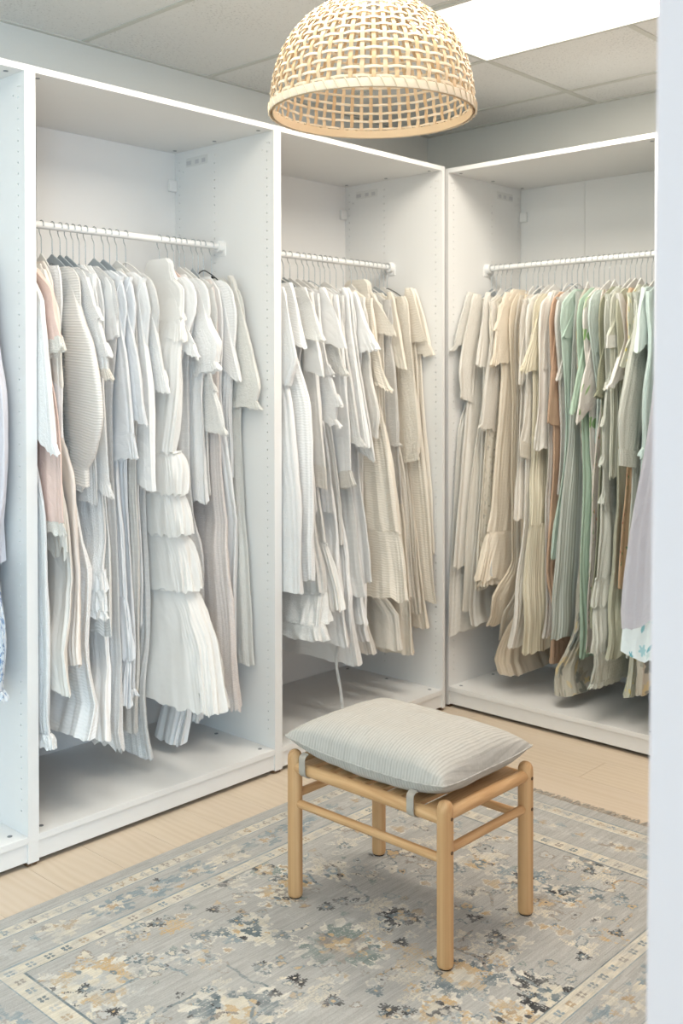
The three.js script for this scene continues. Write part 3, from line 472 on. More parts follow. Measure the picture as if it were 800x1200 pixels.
garment('left', 0.722, 'satin_blouse', 0xedece8, 'satin', 'white satin blouse with a folded sleeve beside the lace sleeved dress', { b: [[366, 520], [372, 600]], s: [[368, 370, 0.07], [378, 410, 0.08], [383, 438, 0.1]], cv: 0.02 });
garment('left', 0.69, 'long_sleeved_dress', 0xefede6, 'linen', 'off white dress with a crocheted cuff and a gathered skirt seam', { b: [[372, 560], [382, 640], [397, 716]], t: [636], s: [[372, 400, 0.07], [378, 470, 0.08], [383, 545, 0.085]], e: 'cuff', em: ['lace', IVO], fl: 0.09 });
garment('left', 0.655, 'blouse', WHT, 'lace', 'white lace blouse with layered ruffles down the sleeve', { b: [[384, 520], [390, 600]], s: [[378, 380, 0.09], [388, 430, 0.11], [398, 465, 0.13], [396, 488, 0.1]], e: 'frill', bands: [0.5, 0.75] });
garment('left', 0.61, 'tee_dress', WHT, 'linen', 'white dress with plain tee sleeves and a long narrow ribbon tie', { b: [[386, 560], [398, 660], [411, 758]], th: 0.032, s: [[384, 345, 0.08], [398, 375, 0.1], [408, 405, 0.13]], extra: (g, q) => { const P = []; for (let k = 0; k <= 8; k++) { const row = 690 + k * 17.5, [u, y] = q.run.uy(394 + 3 * Math.sin(k * 0.9) + k * 0.7, row, q.p + 0.03); P.push([u, y - q.baseY, (0.03 + 0.004 * Math.sin(k * 1.7)) * q.face]); } const t = tube(P, 0.008, 24, 8); const a = t.attributes.position, c = new THREE.CatmullRomCurve3(P.map(v => new THREE.Vector3(...v))); for (let j = 0; j <= 24; j++) { const o = c.getPointAt(j / 24); for (let i = 0; i <= 8; i++) { const r = j * 9 + i; a.setZ(r, o.z + (a.getZ(r) - o.z) * 0.25); } } t.computeVertexNormals(); addMesh('ribbon_tie', t, cloth('linen', WHT), g); } });
garment('left', 0.575, 'flutter_blouse', 0xf0ede4, 'gauze', 'off white blouse with a small pleated flutter cuff below the tee sleeve', { b: [[394, 540], [400, 640]], s: [[390, 370, 0.08], [400, 410, 0.09], [406, 430, 0.1]], e: 'frill' });
garment('left', 0.545, 'fringed_dress', WHT, 'linen', 'white dress with long sleeves ending in pale lace fringe', { b: [[398, 600], [412, 700], [422, 780]], th: 0.04, s: [[398, 360, 0.08], [406, 430, 0.09], [411, 500, 0.1], [413, 555, 0.11]], e: 'frill', em: ['lace', 0xe4ded0], fl: 0.07 });
garment('left', 0.51, 'lace_dress', 0xeeede8, 'lace', 'white lace dress with a long bell sleeve left of the cream crinkle dress', { b: [[410, 560], [420, 650], [427, 700]], s: [[404, 380, 0.08], [413, 440, 0.09], [424, 512, 0.1]], e: 'frill' });
garment('left', 0.478, 'dress', WHT, 'linen', 'white dress whose hem steps below the lace dress', { b: [[412, 600], [424, 690], [431, 733]], s: [[408, 345, 0.08], [416, 400, 0.09], [426, 470, 0.1], [434, 520, 0.1]] });
garment('left', 0.45, 'dress', 0xefefec, 'gauze', 'white gauze dress with a square hem beside the cream crinkle dress', { b: [[420, 560], [430, 640], [434, 683]], s: [[412, 345, 0.08], [424, 430, 0.09], [435, 500, 0.1], [440, 535, 0.09]] });
garment('left', 0.418, 'puff_sleeved_dress', WHT, 'satin', 'white satin dress with a puffed frilled sleeve left of the high collared dress', { b: [[418, 600], [428, 700], [432, 752]], s: [[420, 350, 0.09], [430, 380, 0.12], [437, 394, 0.13], [441, 405, 0.11]], e: 'frill', sb: 0.034 });
garment('left', 0.38, 'blouson_dress', 0xf0ebe0, 'linen', 'off white dress with a gathered blouson sleeve above the cream crinkle skirt', { b: [[424, 640], [438, 768]], s: [[430, 390, 0.08], [438, 440, 0.1], [447, 480, 0.12], [444, 502, 0.09]], e: 'cuff', fl: 0.03 });
garment('left', 0.335, 'crinkle_dress', 0xf0e3ca, 'crinkle', 'cream crinkle cotton dress with a gathered waist seam and full skirt', { b: [[446, 470], [458, 540], [467, 618], [475, 704]], t: [622], flare: 0.012, th: 0.05, A: 0.014, k: 6, s: [[440, 390, 0.07], [450, 430, 0.07], [457, 452, 0.065]], e: 'frill', fl: 0.02 });
garment('left', 0.285, 'petticoat_dress', 0xe9e0cd, 'linen', 'beige cream dress with a pleated hem below the cream crinkle dress', { b: [[0.1, 540], [0.13, 690], [463, 716], [470, 762]], th: 0.04 });
garment('left', 0.246, 'high_collared_dress', 0xefe5d0, 'dots', 'cream dress with a ruffled high collar and frilled shoulders', { b: [[452, 480], [462, 600], [470, 690]], c: 'stand', sh: 0.15, hk: 'flat', s: [[442, 352, 0.1], [454, 370, 0.12], [461, 380, 0.12]], e: 'frill', fl: 0.05, hc: 'black' });
garment('left', 0.208, 'grey_lace_blouse', 0xcfcbc2, 'lace', 'grey lace blouse with a scalloped long sleeve among the cream dresses', { b: [[466, 520], [470, 590]], s: [[456, 380, 0.06], [463, 430, 0.07], [468, 500, 0.08], [468, 520, 0.08]], e: 'frill', fl: 0.02 });
garment('left', 0.185, 'cream_dress', 0xefe2c8, 'linen', 'cream dress with a short straight sleeve beside the grey lace sleeve', { b: [[468, 560], [478, 660], [484, 768]], s: [[462, 350, 0.08], [470, 390, 0.1], [477, 428, 0.12]], th: 0.032 });
garment('left', 0.155, 'dress', 0xf0e8d6, 'dots', 'pale cream dress with tiny dots showing as a strip between cream skirts', { b: [[474, 560], [480, 640], [484, 700]] });
garment('left', 0.128, 'bishop_sleeved_dress', 0xefe3ca, 'gauze', 'cream gauze dress with a gathered bishop sleeve', { b: [[478, 560], [486, 640], [493, 720]], s: [[478, 355, 0.08], [485, 430, 0.09], [492, 510, 0.11], [491, 535, 0.09]], e: 'cuff', fl: 0.03 });
garment('left', 0.098, 'dress', 0xefe0c4, 'linen', 'warm cream dress whose hem drops lowest beside the drilled panel', { b: [[484, 600], [494, 690], [500, 738]] });
garment('left', 0.07, 'crinkle_dress', 0xf1e4ca, 'crinkle', 'cream crinkle dress with long straight skirt near the corner panel', { b: [[492, 480], [503, 600], [512, 707]], s: [[486, 345, 0.09], [494, 380, 0.1], [500, 402, 0.11]] });
garment('left', 0.045, 'frilled_dress', 0xf2e6cf, 'dots', 'cream dress with a frilled elbow sleeve nearest the corner panel', { b: [[496, 480], [503, 560], [507, 650]], s: [[490, 346, 0.1], [498, 372, 0.11], [504, 404, 0.12]], e: 'frill', fl: 0.055, hc: 'black' });
// --- corner wardrobe of ivory, tan and green clothes
garment('back', 0.045, 'sheer_blouse', 0xf1ede0, 'lace', 'ivory lace blouse with a short sleeve against the corner panel', { b: [[538, 500], [530, 620], [525, 745]], s: [[545, 350, 0.08], [535, 380, 0.1], [530, 402, 0.11]], e: 'frill', fl: 0.02, hc: 'grey' });
garment('back', 0.07, 'long_sleeved_dress', 0xf1eada, 'gauze', 'ivory dress with a long soft sleeve gathered at the wrist', { b: [[546, 480], [539, 580], [533, 666]], s: [[552, 352, 0.08], [543, 395, 0.1], [537, 440, 0.11], [539, 462, 0.09]], e: 'cuff', fl: 0.035, hk: 'loop' });
garment('back', 0.095, 'dress', 0xefe8d6, 'linen', 'plain ivory dress with a narrow skirt next to the long sleeved ivory dress', { b: [[552, 560], [546, 640], [543, 717]] });
garment('back', 0.12, 'sheer_blouse', 0xefe9db, 'tulle', 'sheer ivory blouse with square sleeves beside the dotted cream dress', { b: [[562, 600], [556, 660], [554, 733]], s: [[568, 350, 0.08], [562, 390, 0.1], [558, 432, 0.11]] });
garment('back', 0.15, 'print_dress', 0xffffff, 'pale', 'ivory dress with a faint grey print and blouson sleeve', { b: [[566, 560], [561, 640], [558, 692]], s: [[574, 400, 0.08], [566, 460, 0.1], [563, 500, 0.1]], e: 'frill', fl: 0.025, sm: ['gauze', 0xefe7d6] });
garment('back', 0.195, 'dotted_dress', 0xf0dfc0, 'dots', 'cream dotted dress with ruffled sleeves, flat collar and flounced hem', { b: [[588, 440], [582, 520], [576, 600], [572, 624], [562, 680]], t: [626], hf: 0.03, flare: 0.03, th: 0.045, A: 0.012, k: 6, c: 'flat', s: [[590, 350, 0.1], [580, 385, 0.12], [577, 412, 0.12]], e: 'frill', fl: 0.06, bands: [0.6], hk: 'flat', extra: (g, q) => { const [u, y] = q.run.uy(575, 666, q.p + 0.05), sh = new THREE.Shape(); sh.moveTo(-0.02, -0.02); sh.lineTo(0.004, 0.035); sh.lineTo(0.01, -0.006); sh.lineTo(0.022, -0.03); sh.lineTo(-0.004, -0.034); sh.closePath(); const t = new THREE.ExtrudeGeometry(sh, { depth: 0.001, bevelEnabled: false }); t.rotateY(-0.9 * q.face); t.translate(u, y - q.baseY, 0.052 * q.face); const m = addMesh('care_tag', t, M.plasticWhite, g); m.userData.label = 'white folded paper tag'; } });
garment('back', 0.23, 'petticoat_dress', 0xe8d6b6, 'linen', 'beige cream dress showing below the dotted flounce', { b: [[0.1, 540], [0.12, 660], [577, 700], [572, 735]], th: 0.034 });
garment('back', 0.265, 'lace_dress', 0xe9dcc2, 'lace', 'beige lace dress between the dotted dress and the tulle skirt', { b: [[0.1, 540], [0.13, 690], [590, 722], [588, 752]], scallop: 0.012 });
garment('back', 0.29, 'tulle_dress', 0xe3cfae, 'tulle', 'tan tulle skirted dress hanging lowest below the white skirt', { b: [[0.1, 540], [0.13, 690], [598, 745], [592, 792]], th: 0.06, A: 0.016, k: 12, lean: -0.02 });
garment('back', 0.315, 'blouse', 0xefe6d4, 'gauze', 'pale ivory blouse with a soft elbow sleeve beside the dotted dress', { b: [[606, 540], [603, 610]], s: [[616, 365, 0.08], [609, 405, 0.09], [607, 445, 0.09]], hk: 'loop' });
garment('back', 0.345, 'lace_cuffed_dress', 0xf3ecdd, 'linen', 'white dress with a lace banded cuff and a long plain skirt', { b: [[616, 560], [604, 690], [596, 760]], th: 0.034, s: [[624, 380, 0.07], [617, 430, 0.075], [612, 500, 0.08], [608, 520, 0.08]], e: 'cuff', em: ['lace', 0xefe4cc], fl: 0.07 });
garment('back', 0.375, 'chiffon_dress', 0xeadfba, 'pleat', 'pale yellow chiffon dress with flounced sleeves and a mid skirt ruffle', { b: [[624, 540], [620, 620], [616, 700], [615, 766]], t: [616], th: 0.034, s: [[630, 360, 0.08], [620, 400, 0.11], [612, 428, 0.14]], e: 'frill', fl: 0.03, bands: [0.95] });
garment('back', 0.41, 'top', 0xefe9dc, 'linen', 'ivory top with a narrow sleeve and rounded hem left of the tan dress', { b: [[632, 470], [626, 528]], s: [[642, 350, 0.06], [636, 395, 0.075], [635, 432, 0.08]], hc: 'grey' });
garment('back', 0.435, 'eyelet_dress', 0xefe6d8, 'lace', 'blush white eyelet dress showing as a strip beside the tan dress', { b: [[640, 600], [636, 748]] });
garment('back', 0.46, 'tan_dress', 0xcda888, 'linen', 'tan brown dress with a wide open sleeve', { b: [[648, 560], [642, 680], [646, 778]], s: [[654, 350, 0.08], [648, 400, 0.1], [643, 455, 0.13], [640, 500, 0.15]], k: 6, hc: 'grey' });
garment('back', 0.488, 'lace_blouse', 0xefeae0, 'lace', 'white lace top with a wide cuff below the mint tee', { b: [[658, 500], [654, 580]], s: [[668, 380, 0.07], [658, 415, 0.1], [650, 440, 0.11]], hk: 'loop' });
garment('back', 0.51, 'mint_tee_dress', 0xb4d2c0, 'linen', 'mint green dress with folded short tee sleeves', { b: [[664, 500], [656, 580], [646, 655]], th: 0.034, s: [[676, 350, 0.09], [666, 375, 0.11], [657, 397, 0.13]], hk: 'loop' });
garment('back', 0.535, 'chiffon_skirt', 0xbcc6ba, 'pleat', 'pleated grey green chiffon skirt between the mint and green dresses', { b: [[668, 490], [660, 580], [652, 680], [647, 750]], th: 0.045, A: 0.012, sh: 0.1, cat: 'skirt' });
garment('back', 0.565, 'watercolour_dress', 0xffffff, 'wash', 'grey beige watercolour print maxi dress with its hem below the chiffon skirt', { b: [[0.1, 560], [0.14, 735], [661, 772], [655, 816]], th: 0.06, A: 0.014 });
garment('back', 0.59, 'green_dress', 0xa5c7ac, 'linen', 'sage green dress with a long draped sleeve', { b: [[684, 560], [680, 660], [680, 772]], s: [[690, 350, 0.08], [682, 400, 0.1], [674, 440, 0.11], [666, 478, 0.12]], hk: 'loop', th: 0.03 });
garment('back', 0.62, 'leaf_print_dress', 0xffffff, 'leaf', 'white wrap dress with green leaf print and long pointed bell sleeves', { b: [[694, 560], [690, 680], [688, 766]], sm: ['leaf', 0xffffff], s: [[704, 345, 0.08], [692, 390, 0.12], [680, 440, 0.16], [672, 484, 0.19]], cv: 0.018 });
garment('back', 0.648, 'mint_blouse', 0xc2dbd0, 'gauze', 'pale mint blouse showing as a strip beside the olive dress', { b: [[700, 460], [698, 520]], s: [[708, 350, 0.06], [700, 385, 0.065], [697, 414, 0.065]] });
garment('back', 0.668, 'vine_print_dress', 0xffffff, 'vine', 'long cream dress printed with green vines and orange flowers', { b: [[698, 520], [693, 640], [686, 765]] });
garment('back', 0.69, 'olive_dress', 0x9a9c80, 'crinkle', 'olive green crinkled dress with a ruffled sleeve', { b: [[702, 560], [698, 640], [694, 738]], s: [[716, 350, 0.08], [707, 400, 0.09], [699, 440, 0.11], [698, 462, 0.1]], e: 'frill', fl: 0.03 });
garment('back', 0.712, 'ruffled_sage_dress', 0xc0c5b6, 'dots', 'grey sage dress with a cascading ruffle and tiered textured skirt', { b: [[710, 480], [705, 570], [701, 670], [696, 760], [693, 800]], t: [676, 708, 758], hf: 0.03, th: 0.032, s: [[716, 410, 0.08], [708, 460, 0.1], [704, 500, 0.11], [704, 560, 0.1], [706, 600, 0.06]], bands: [0.35, 0.55, 0.72, 0.9], flare: 0.008 });
garment('back', 0.732, 'sage_blouse', 0xccceb6, 'pleat', 'pale olive striped blouse with a white cuffed short sleeve', { b: [[714, 500], [711, 560]], s: [[728, 350, 0.08], [718, 375, 0.1], [709, 394, 0.11]], em: ['linen', 0xeeeee6], e: 'cuff', fl: 0.05 });
garment('back', 0.752, 'olive_skirted_dress', 0xb4b69c, 'linen', 'khaki olive dress with a straight hem beside the sage ruffles', { b: [[722, 560], [716, 680], [711, 774]], s: [[730, 395, 0.08], [720, 425, 0.1], [712, 446, 0.11]], sm: ['linen', 0xdcdad2], e: 'frill', fl: 0.02 });
garment('back', 0.775, 'sprig_print_dress', 0xffffff, 'sprig', 'peach dress printed with green sprigs behind the sage bishop sleeve', { b: [[734, 540], [728, 610], [724, 690]] });
garment('back', 0.792, 'lemon_print_dress', 0xffffff, 'lemon', 'grey green dress with yellow flowers and a tiny flared sleeve', { b: [[742, 600], [736, 720], [731, 818]], s: [[740, 385, 0.07], [732, 405, 0.09], [726, 428, 0.11]], th: 0.03 });
garment('back', 0.815, 'bishop_sleeved_dress', 0xbdc3b4, 'gauze', 'grey sage dress with a full bishop sleeve and open cuff', { b: [[740, 560], [734, 680], [730, 770]], s: [[744, 360, 0.1], [734, 430, 0.13], [725, 490, 0.16], [725, 530, 0.12]], e: 'cuff', fl: 0.065, sb: 0.034, k: 7 });
garment('back', 0.85, 'aqua_tee', 0xc3dcd6, 'linen', 'pale aqua tee with an elbow sleeve near the end of the rail', { b: [[752, 520], [748, 660]], s: [[752, 345, 0.09], [745, 372, 0.11], [743, 405, 0.12]] });
garment('back', 0.885, 'aqua_dress', 0xb5d0cb, 'gauze', 'aqua blue dress with a long sleeve next to the aqua tee', { b: [[756, 560], [752, 700]], s: [[758, 380, 0.08], [754, 450, 0.09], [751, 520, 0.1]], e: 'frill' });
garment('back', 0.92, 'watercolour_dress', 0xffffff, 'wash', 'grey floral print dress at the end of the rail of green clothes', { b: [[758, 600], [750, 720], [744, 816]], th: 0.03 });

// --- two tops on a short wall rail inside the right wall, their edges showing past the wall end
{
  const t = thing('wall_rail', 'white wall rail on the right wall holding the lavender shirt', 'rail', [0, 0, 0]);
  addMesh('clothes_rail', rod([2.02, RAILY, 1.3], [2.02, RAILY, 1.72], 0.0125), M.rail, t);
  for (const z of [1.3, 1.72]) addMesh('bracket', mergeGeometries([box(2.02, 2.296, RAILY - 0.008, RAILY + 0.008, z - 0.008, z + 0.008), box(2.285, 2.296, RAILY - 0.06, RAILY + 0.03, z - 0.02, z + 0.02)]), M.rail, t);
  garment('side', 1.63, 'lavender_shirt', 0xbbb0b6, 'linen', 'blurred lavender grey shirt edge hanging beside the pale wall end', { b: [[0.2, 560], [0.22, 640], [0.22, 660]], s: [[764, 500, 0.12], [752, 560, 0.16], [742, 620, 0.2], [736, 680, 0.22], [736, 704, 0.22]], sh: 0.2, sb: 0.03 });
  garment('side', 1.58, 'print_shirt', 0xffffff, 'aqua', 'white shirt with aqua print showing below the lavender shirt', { b: [[0.2, 600], [747, 706], [741, 735], [738, 768]], th: 0.04 });
}

// share out each rail: at every height the clothes that reach it press against each other without passing through
for (const [ward, [lo, hi]] of Object.entries(WARDS)) {
  const list = SPECS.filter(s => s.ward === ward).sort((a, b) => a.p - b.p), NL = 20, ST = 0.1, BY = RAILY - NECK;
  for (const s of list) { const run = RUNS[s.run], rows = [...s.o.b, ...(s.o.s ?? [])].map(q => run.h(q[1], s.p, 0.22) - BY); s.low = Math.min(...rows) - (s.o.hf ?? 0) - (s.o.fl ?? 0.02); s.sl = s.o.s ? Math.min(...s.o.s.map(q => run.h(q[1], s.p, 0.22) - BY)) - 0.06 : 0; s.lv = []; }
  for (let l = 0; l <= NL; l++) {
    const y = -l * ST, act = list.filter(s => s.low < y + ST * 1.01);
    const w = act.map(s => { const yw = Math.min(0, y + ST), d = clamp(-yw / Math.max(0.3, -s.low), 0, 1); let h = mix(0.0125, (s.o.th ?? 0.024) + 0.6 * (s.o.A ?? 0.012) + (s.o.t ? 0.8 * (s.o.flare ?? 0.014) : 0), Math.pow(d, 0.8)); if (y > s.sl && s.o.s) h = Math.max(h, mix(0.0125, (s.o.sb ?? 0.022) + 0.004, clamp(-yw / 0.2, 0, 1))); return h; });
    const c = act.map(s => s.p);
    for (let it = 0; it < 200; it++) {
      for (let i = 0; i < act.length; i++) { c[i] += (act[i].p - c[i]) * 0.02; if (c[i] - w[i] < lo + 0.004) c[i] = lo + 0.004 + w[i]; if (c[i] + w[i] > hi - 0.004) c[i] = hi - 0.004 - w[i]; }
      for (let i = 0; i + 1 < act.length; i++) { const ov = w[i] + w[i + 1] - (c[i + 1] - c[i]); if (ov > 0) { c[i] -= ov * 0.3; c[i + 1] += ov * 0.3; } }
    }
    for (let i = 1; i < act.length; i++) if (c[i] < c[i - 1] + 0.006) c[i] = c[i - 1] + 0.006;
    if (l === 0) act.forEach((s, i) => { s.p = c[i]; });
    act.forEach((s, i) => { s.lv[l] = [c[i], w[i]]; });
  }
  for (const s of list) { const v = s.lv.slice(); for (let l = 1; l < v.length; l++) if (v[l - 1] && v[l]) { const n = v[l + 1] ?? v[l]; s.lv[l] = [0.25 * v[l - 1][0] + 0.5 * v[l][0] + 0.25 * n[0], v[l][1]]; } }
  for (let l = 0; l <= NL; l++) {
    const act = list.filter(s => s.lv[l]);
    act.forEach((s, i) => {
      const [c, w] = s.lv[l], a = act[i - 1]?.lv[l], b = act[i + 1]?.lv[l];
      let x0 = Math.max(lo + 0.003, c - w), x1 = Math.min(hi - 0.003, c + w);
      if (a) x0 = Math.max(x0, mix(a[0], c, a[1] / (a[1] + w)) + 0.0006); if (b) x1 = Math.min(x1, mix(c, b[0], w / (b[1] + w)) - 0.0006);
      if (x1 - x0 < 0.004) { const m = (x0 + x1) / 2; x0 = m - 0.002; x1 = m + 0.002; }
      (s.sl2 ??= [])[l] = [x0, x1, w];
    });
  }
  for (const s of list) {
    const n = s.sl2.length - 1;
    s.slot = y => { const f = clamp(-y / ST, 0, n), i = Math.min(n - 1, Math.floor(f)), t = f - i, a = s.sl2[i], b = s.sl2[i + 1] ?? a; return [mix(a[0], b[0], t), mix(a[1], b[1], t), mix(a[2], b[2], t)]; };
  }
}
SPECS.forEach(makeGarment);
// ------------------------------------------------------------------ rug
{
  const RX0 = 0.225, RX1 = 1.775, RZ0 = 0.535, RZ1 = 2.65, K = 0.0032, NX = Math.round((RX1 - RX0) / K), NZ = Math.round((RZ1 - RZ0) / K);
  const px = new Uint8Array(NX * NZ * 3), rs = (() => { let s = 991; return () => { s = (s * 1664525 + 1013904223) >>> 0; return s / 4294967296; }; })();
  const C = { grey: [180, 178, 173], cream: [219, 210, 191], ivory: [226, 220, 206], gold: [203, 174, 132], slate: [112, 124, 128], blue: [138, 152, 158], char: [66, 66, 66], sage: [134, 146, 140], taupe: [156, 147, 136], pale: [194, 193, 188], tan: [184, 160, 128] };
  const set = (i, j, c) => { if (i < 0 || j < 0 || i >= NX || j >= NZ) return; const k = (j * NX + i) * 3; px[k] = c[0]; px[k + 1] = c[1]; px[k + 2] = c[2]; };
  for (let j = 0; j < NZ; j++) for (let i = 0; i < NX; i++) set(i, j, C.grey);
  const I = x => (x - RX0) / K, J = z => (z - RZ0) / K;
  // a toothed woven patch: radius modulated by angle, optional hole
  function patch(x, z, rx, rz, col, { teeth = 9, amp = 0.18, hole = 0, rot = 0, sd = 0, fill = 1 } = {}) {
    const ci = I(x), cj = J(z), a = rx / K, b = rz / K, R = Math.max(a, b) * 1.5;
    for (let j = Math.floor(cj - R); j <= cj + R; j++) for (let i = Math.floor(ci - R); i <= ci + R; i++) {
      const dx = i - ci, dz = j - cj, p = (dx * Math.cos(rot) + dz * Math.sin(rot)) / a, q = (-dx * Math.sin(rot) + dz * Math.cos(rot)) / b, r = Math.hypot(p, q), t = Math.atan2(q, p);
      const lim = 1 + amp * (Math.sign(Math.sin(teeth * t)) * 0.6 + Math.sin(3 * t + sd)) * 0.6 + 0.25 * noise(i * 0.16, j * 0.16, sd + 40) * (R > 12 ? 1 : 0.4);
      if (r < lim && r > hole && hash(i + 13, j + 7) < fill) set(i, j, col);
    }
  }
  function line(x0, z0, x1, z1, w, col) { const n = Math.ceil(Math.hypot(x1 - x0, z1 - z0) / K) * 2; for (let k = 0; k <= n; k++) { const t = k / n, x = I(mix(x0, x1, t)), z = J(mix(z0, z1, t)), h = Math.max(0.5, w / K / 2); for (let a = -h; a < h; a++) for (let b = -h; b < h; b++) set(Math.round(x + a), Math.round(z + b), col); } }
  function flower(x, z, r, a, b, c, petals = 6, sd = 1) { patch(x, z, r * 1.25, r * 1.25, a, { teeth: petals * 2, amp: 0.5, sd }); patch(x, z, r * 0.8, r * 0.8, b, { teeth: petals, amp: 0.35, sd: sd + 1 }); patch(x, z, r * 0.35, r * 0.35, c, { amp: 0.1 }); }
  function vine(x, z, len, ang, col, w = 0.004) { let a = ang; for (let k = 0; k < 10; k++) { const nx = x + Math.cos(a) * len / 10, nz = z + Math.sin(a) * len / 10; line(x, z, nx, nz, w, col); if (k % 3 === 1) patch(nx, nz, 0.008, 0.005, rs() < 0.4 ? C.char : C.slate, { rot: a }); x = nx; z = nz; a += (rs() - 0.5) * 1.1; } }
  const fx0 = 0.497, fx1 = 1.503, fz0 = 0.857, fz1 = 2.358;
  // field: large palmettes first, then flowers, vines and flecks
  const P = (cx, cy) => { const q = hit(cx, cy, 'y', 0.01); return [q.x, q.z]; };
  const F = (x, z) => x > fx0 + 0.02 && x < fx1 - 0.02 && z > fz0 + 0.02 && z < fz1 - 0.02;
  for (let k = 0; k < 60; k++) { const x = mix(fx0, fx1, rs()), z = mix(fz0, fz1, rs()); if (F(x, z)) patch(x, z, 0.02 + 0.05 * rs(), 0.02 + 0.05 * rs(), [C.cream, C.pale, C.cream, C.taupe, C.gold][Math.floor(rs() * 5)], { teeth: 7 + Math.floor(rs() * 5), amp: 0.5, sd: rs() * 9, hole: rs() < 0.4 ? 0.55 : 0, fill: 0.75 }); }
  // small outlined buds and leaves all over the field
  for (let k = 0; k < 330; k++) { const x = mix(fx0, fx1, rs()), z = mix(fz0, fz1, rs()); if (!F(x, z)) continue; const a = 0.009 + 0.02 * rs() * rs(), b = a * (0.5 + 0.4 * rs()), rot = rs() * 3, sd = rs() * 9; patch(x, z, a + 0.0045, b + 0.0045, [C.taupe, C.ivory, C.slate, C.ivory, C.taupe, C.blue][Math.floor(rs() * 6)], { teeth: 5, amp: 0.34, rot, sd }); patch(x, z, a, b, [C.cream, C.pale, C.grey, C.gold, C.cream, C.grey, C.pale, C.tan][Math.floor(rs() * 8)], { teeth: 5, amp: 0.34, rot, sd }); if (rs() < 0.4) patch(x, z, 0.004, 0.004, [C.char, C.slate, C.tan][Math.floor(rs() * 3)], { amp: 0.1 }); }
  const big = [
    [280, 1188, 0.105, C.slate, C.cream, C.gold, 0.34], [110, 1150, 0.1, C.gold, C.cream, C.pale, 0.5], [400, 1108, 0.1, C.sage, C.taupe, C.gold, 0], [470, 1074, 0.05, C.char, C.slate, C.gold, 0], [540, 1142, 0.09, C.slate, C.gold, C.cream, 0.2], [612, 1028, 0.075, C.blue, C.cream, C.char, 0], [430, 935, 0.07, C.slate, C.cream, C.gold, 0], [390, 1020, 0.055, C.cream, C.pale, C.blue, 0], [295, 1090, 0.07, C.cream, C.ivory, C.slate, 0], [230, 1118, 0.05, C.blue, C.pale, C.cream, 0], [640, 1165, 0.08, C.char, C.cream, C.slate, 0.3], [590, 1105, 0.06, C.cream, C.taupe, C.slate, 0], [660, 1045, 0.05, C.slate, C.cream, C.char, 0], [330, 1045, 0.06, C.gold, C.cream, C.taupe, 0], [345, 1030, 0.05, C.gold, C.grey, C.cream, 0.5], [260, 1030, 0.06, C.cream, C.taupe, C.char, 0.3], [310, 1018, 0.05, C.sage, C.tan, C.cream, 0], [155, 1085, 0.05, C.cream, C.pale, C.blue, 0], [60, 1170, 0.07, C.cream, C.ivory, C.tan, 0], [560, 1010, 0.06, C.cream, C.gold, C.slate, 0], [690, 1010, 0.05, C.cream, C.slate, C.taupe, 0], [520, 1185, 0.06, C.gold, C.cream, C.char, 0.4], [600, 1190, 0.06, C.gold, C.cream, C.tan, 0.4]];
  big.forEach(([cx, cy, r, a, b, c], k) => { const [x, z] = P(cx, cy); patch(x, z, r, r * 0.9, C.ivory, { teeth: 13, amp: 0.42, sd: k, hole: 0.88 }); patch(x, z, r * 0.92, r * 0.82, a, { teeth: 14, amp: 0.3, sd: k, fill: 0.9, hole: k % 3 === 2 ? 0 : 0.62 }); patch(x, z, r * 0.6, r * 0.5, b, { teeth: 8, amp: 0.4, sd: k + 3 }); patch(x, z, r * 0.34, r * 0.3, c, { teeth: 6, amp: 0.4, sd: k + 5 }); patch(x, z, r * 0.16, r * 0.15, C.cream, { amp: 0.3 }); for (let q = 0; q < 7; q++) { const t = rs() * T2; patch(x + Math.cos(t) * r * 0.62, z + Math.sin(t) * r * 0.55, 0.008 + 0.006 * rs(), 0.007, [C.cream, C.gold, C.char, C.slate][Math.floor(rs() * 4)], { hole: rs() < 0.3 ? 0.4 : 0 }); } });
  const small = [[277, 1078, C.slate], [297, 1080, C.slate], [298, 1091, C.slate], [260, 1092, C.slate], [272, 1100, C.blue], [322, 1163, C.char], [345, 1145, C.char], [352, 1150, C.char], [305, 1130, C.char], [250, 1065, C.char], [325, 1029, C.char], [455, 1182, C.char], [478, 1183, C.char], [390, 1172, C.char], [550, 1045, C.char], [555, 1075, C.char], [580, 1095, C.char], [470, 1103, C.char], [400, 1055, C.char], [382, 1062, C.char], [440, 1160, C.slate], [650, 1085, C.slate], [682, 1120, C.char], [722, 1092, C.char], [700, 1052, C.slate], [728, 1050, C.slate], [690, 1020, C.char], [620, 1165, C.char], [133, 1184, C.char], [100, 1158, C.char], [184, 1081, C.char], [155, 1097, C.slate], [330, 1095, C.slate], [238, 1095, C.slate]];
  for (const [cx, cy, c] of small) { const [x, z] = P(cx, cy); flower(x, z, 0.01 + 0.006 * rs(), c, rs() < 0.5 ? c : C.slate, rs() < 0.5 ? C.gold : C.cream, 5 + Math.floor(rs() * 3), rs() * 9); }
  for (let k = 0; k < 46; k++) { const x = mix(fx0, fx1, rs()), z = mix(fz0, fz1, rs()); if (F(x, z)) vine(x, z, 0.06 + 0.1 * rs(), rs() * T2, [C.blue, C.taupe, C.tan, C.slate, C.cream][Math.floor(rs() * 5)], 0.0034); }
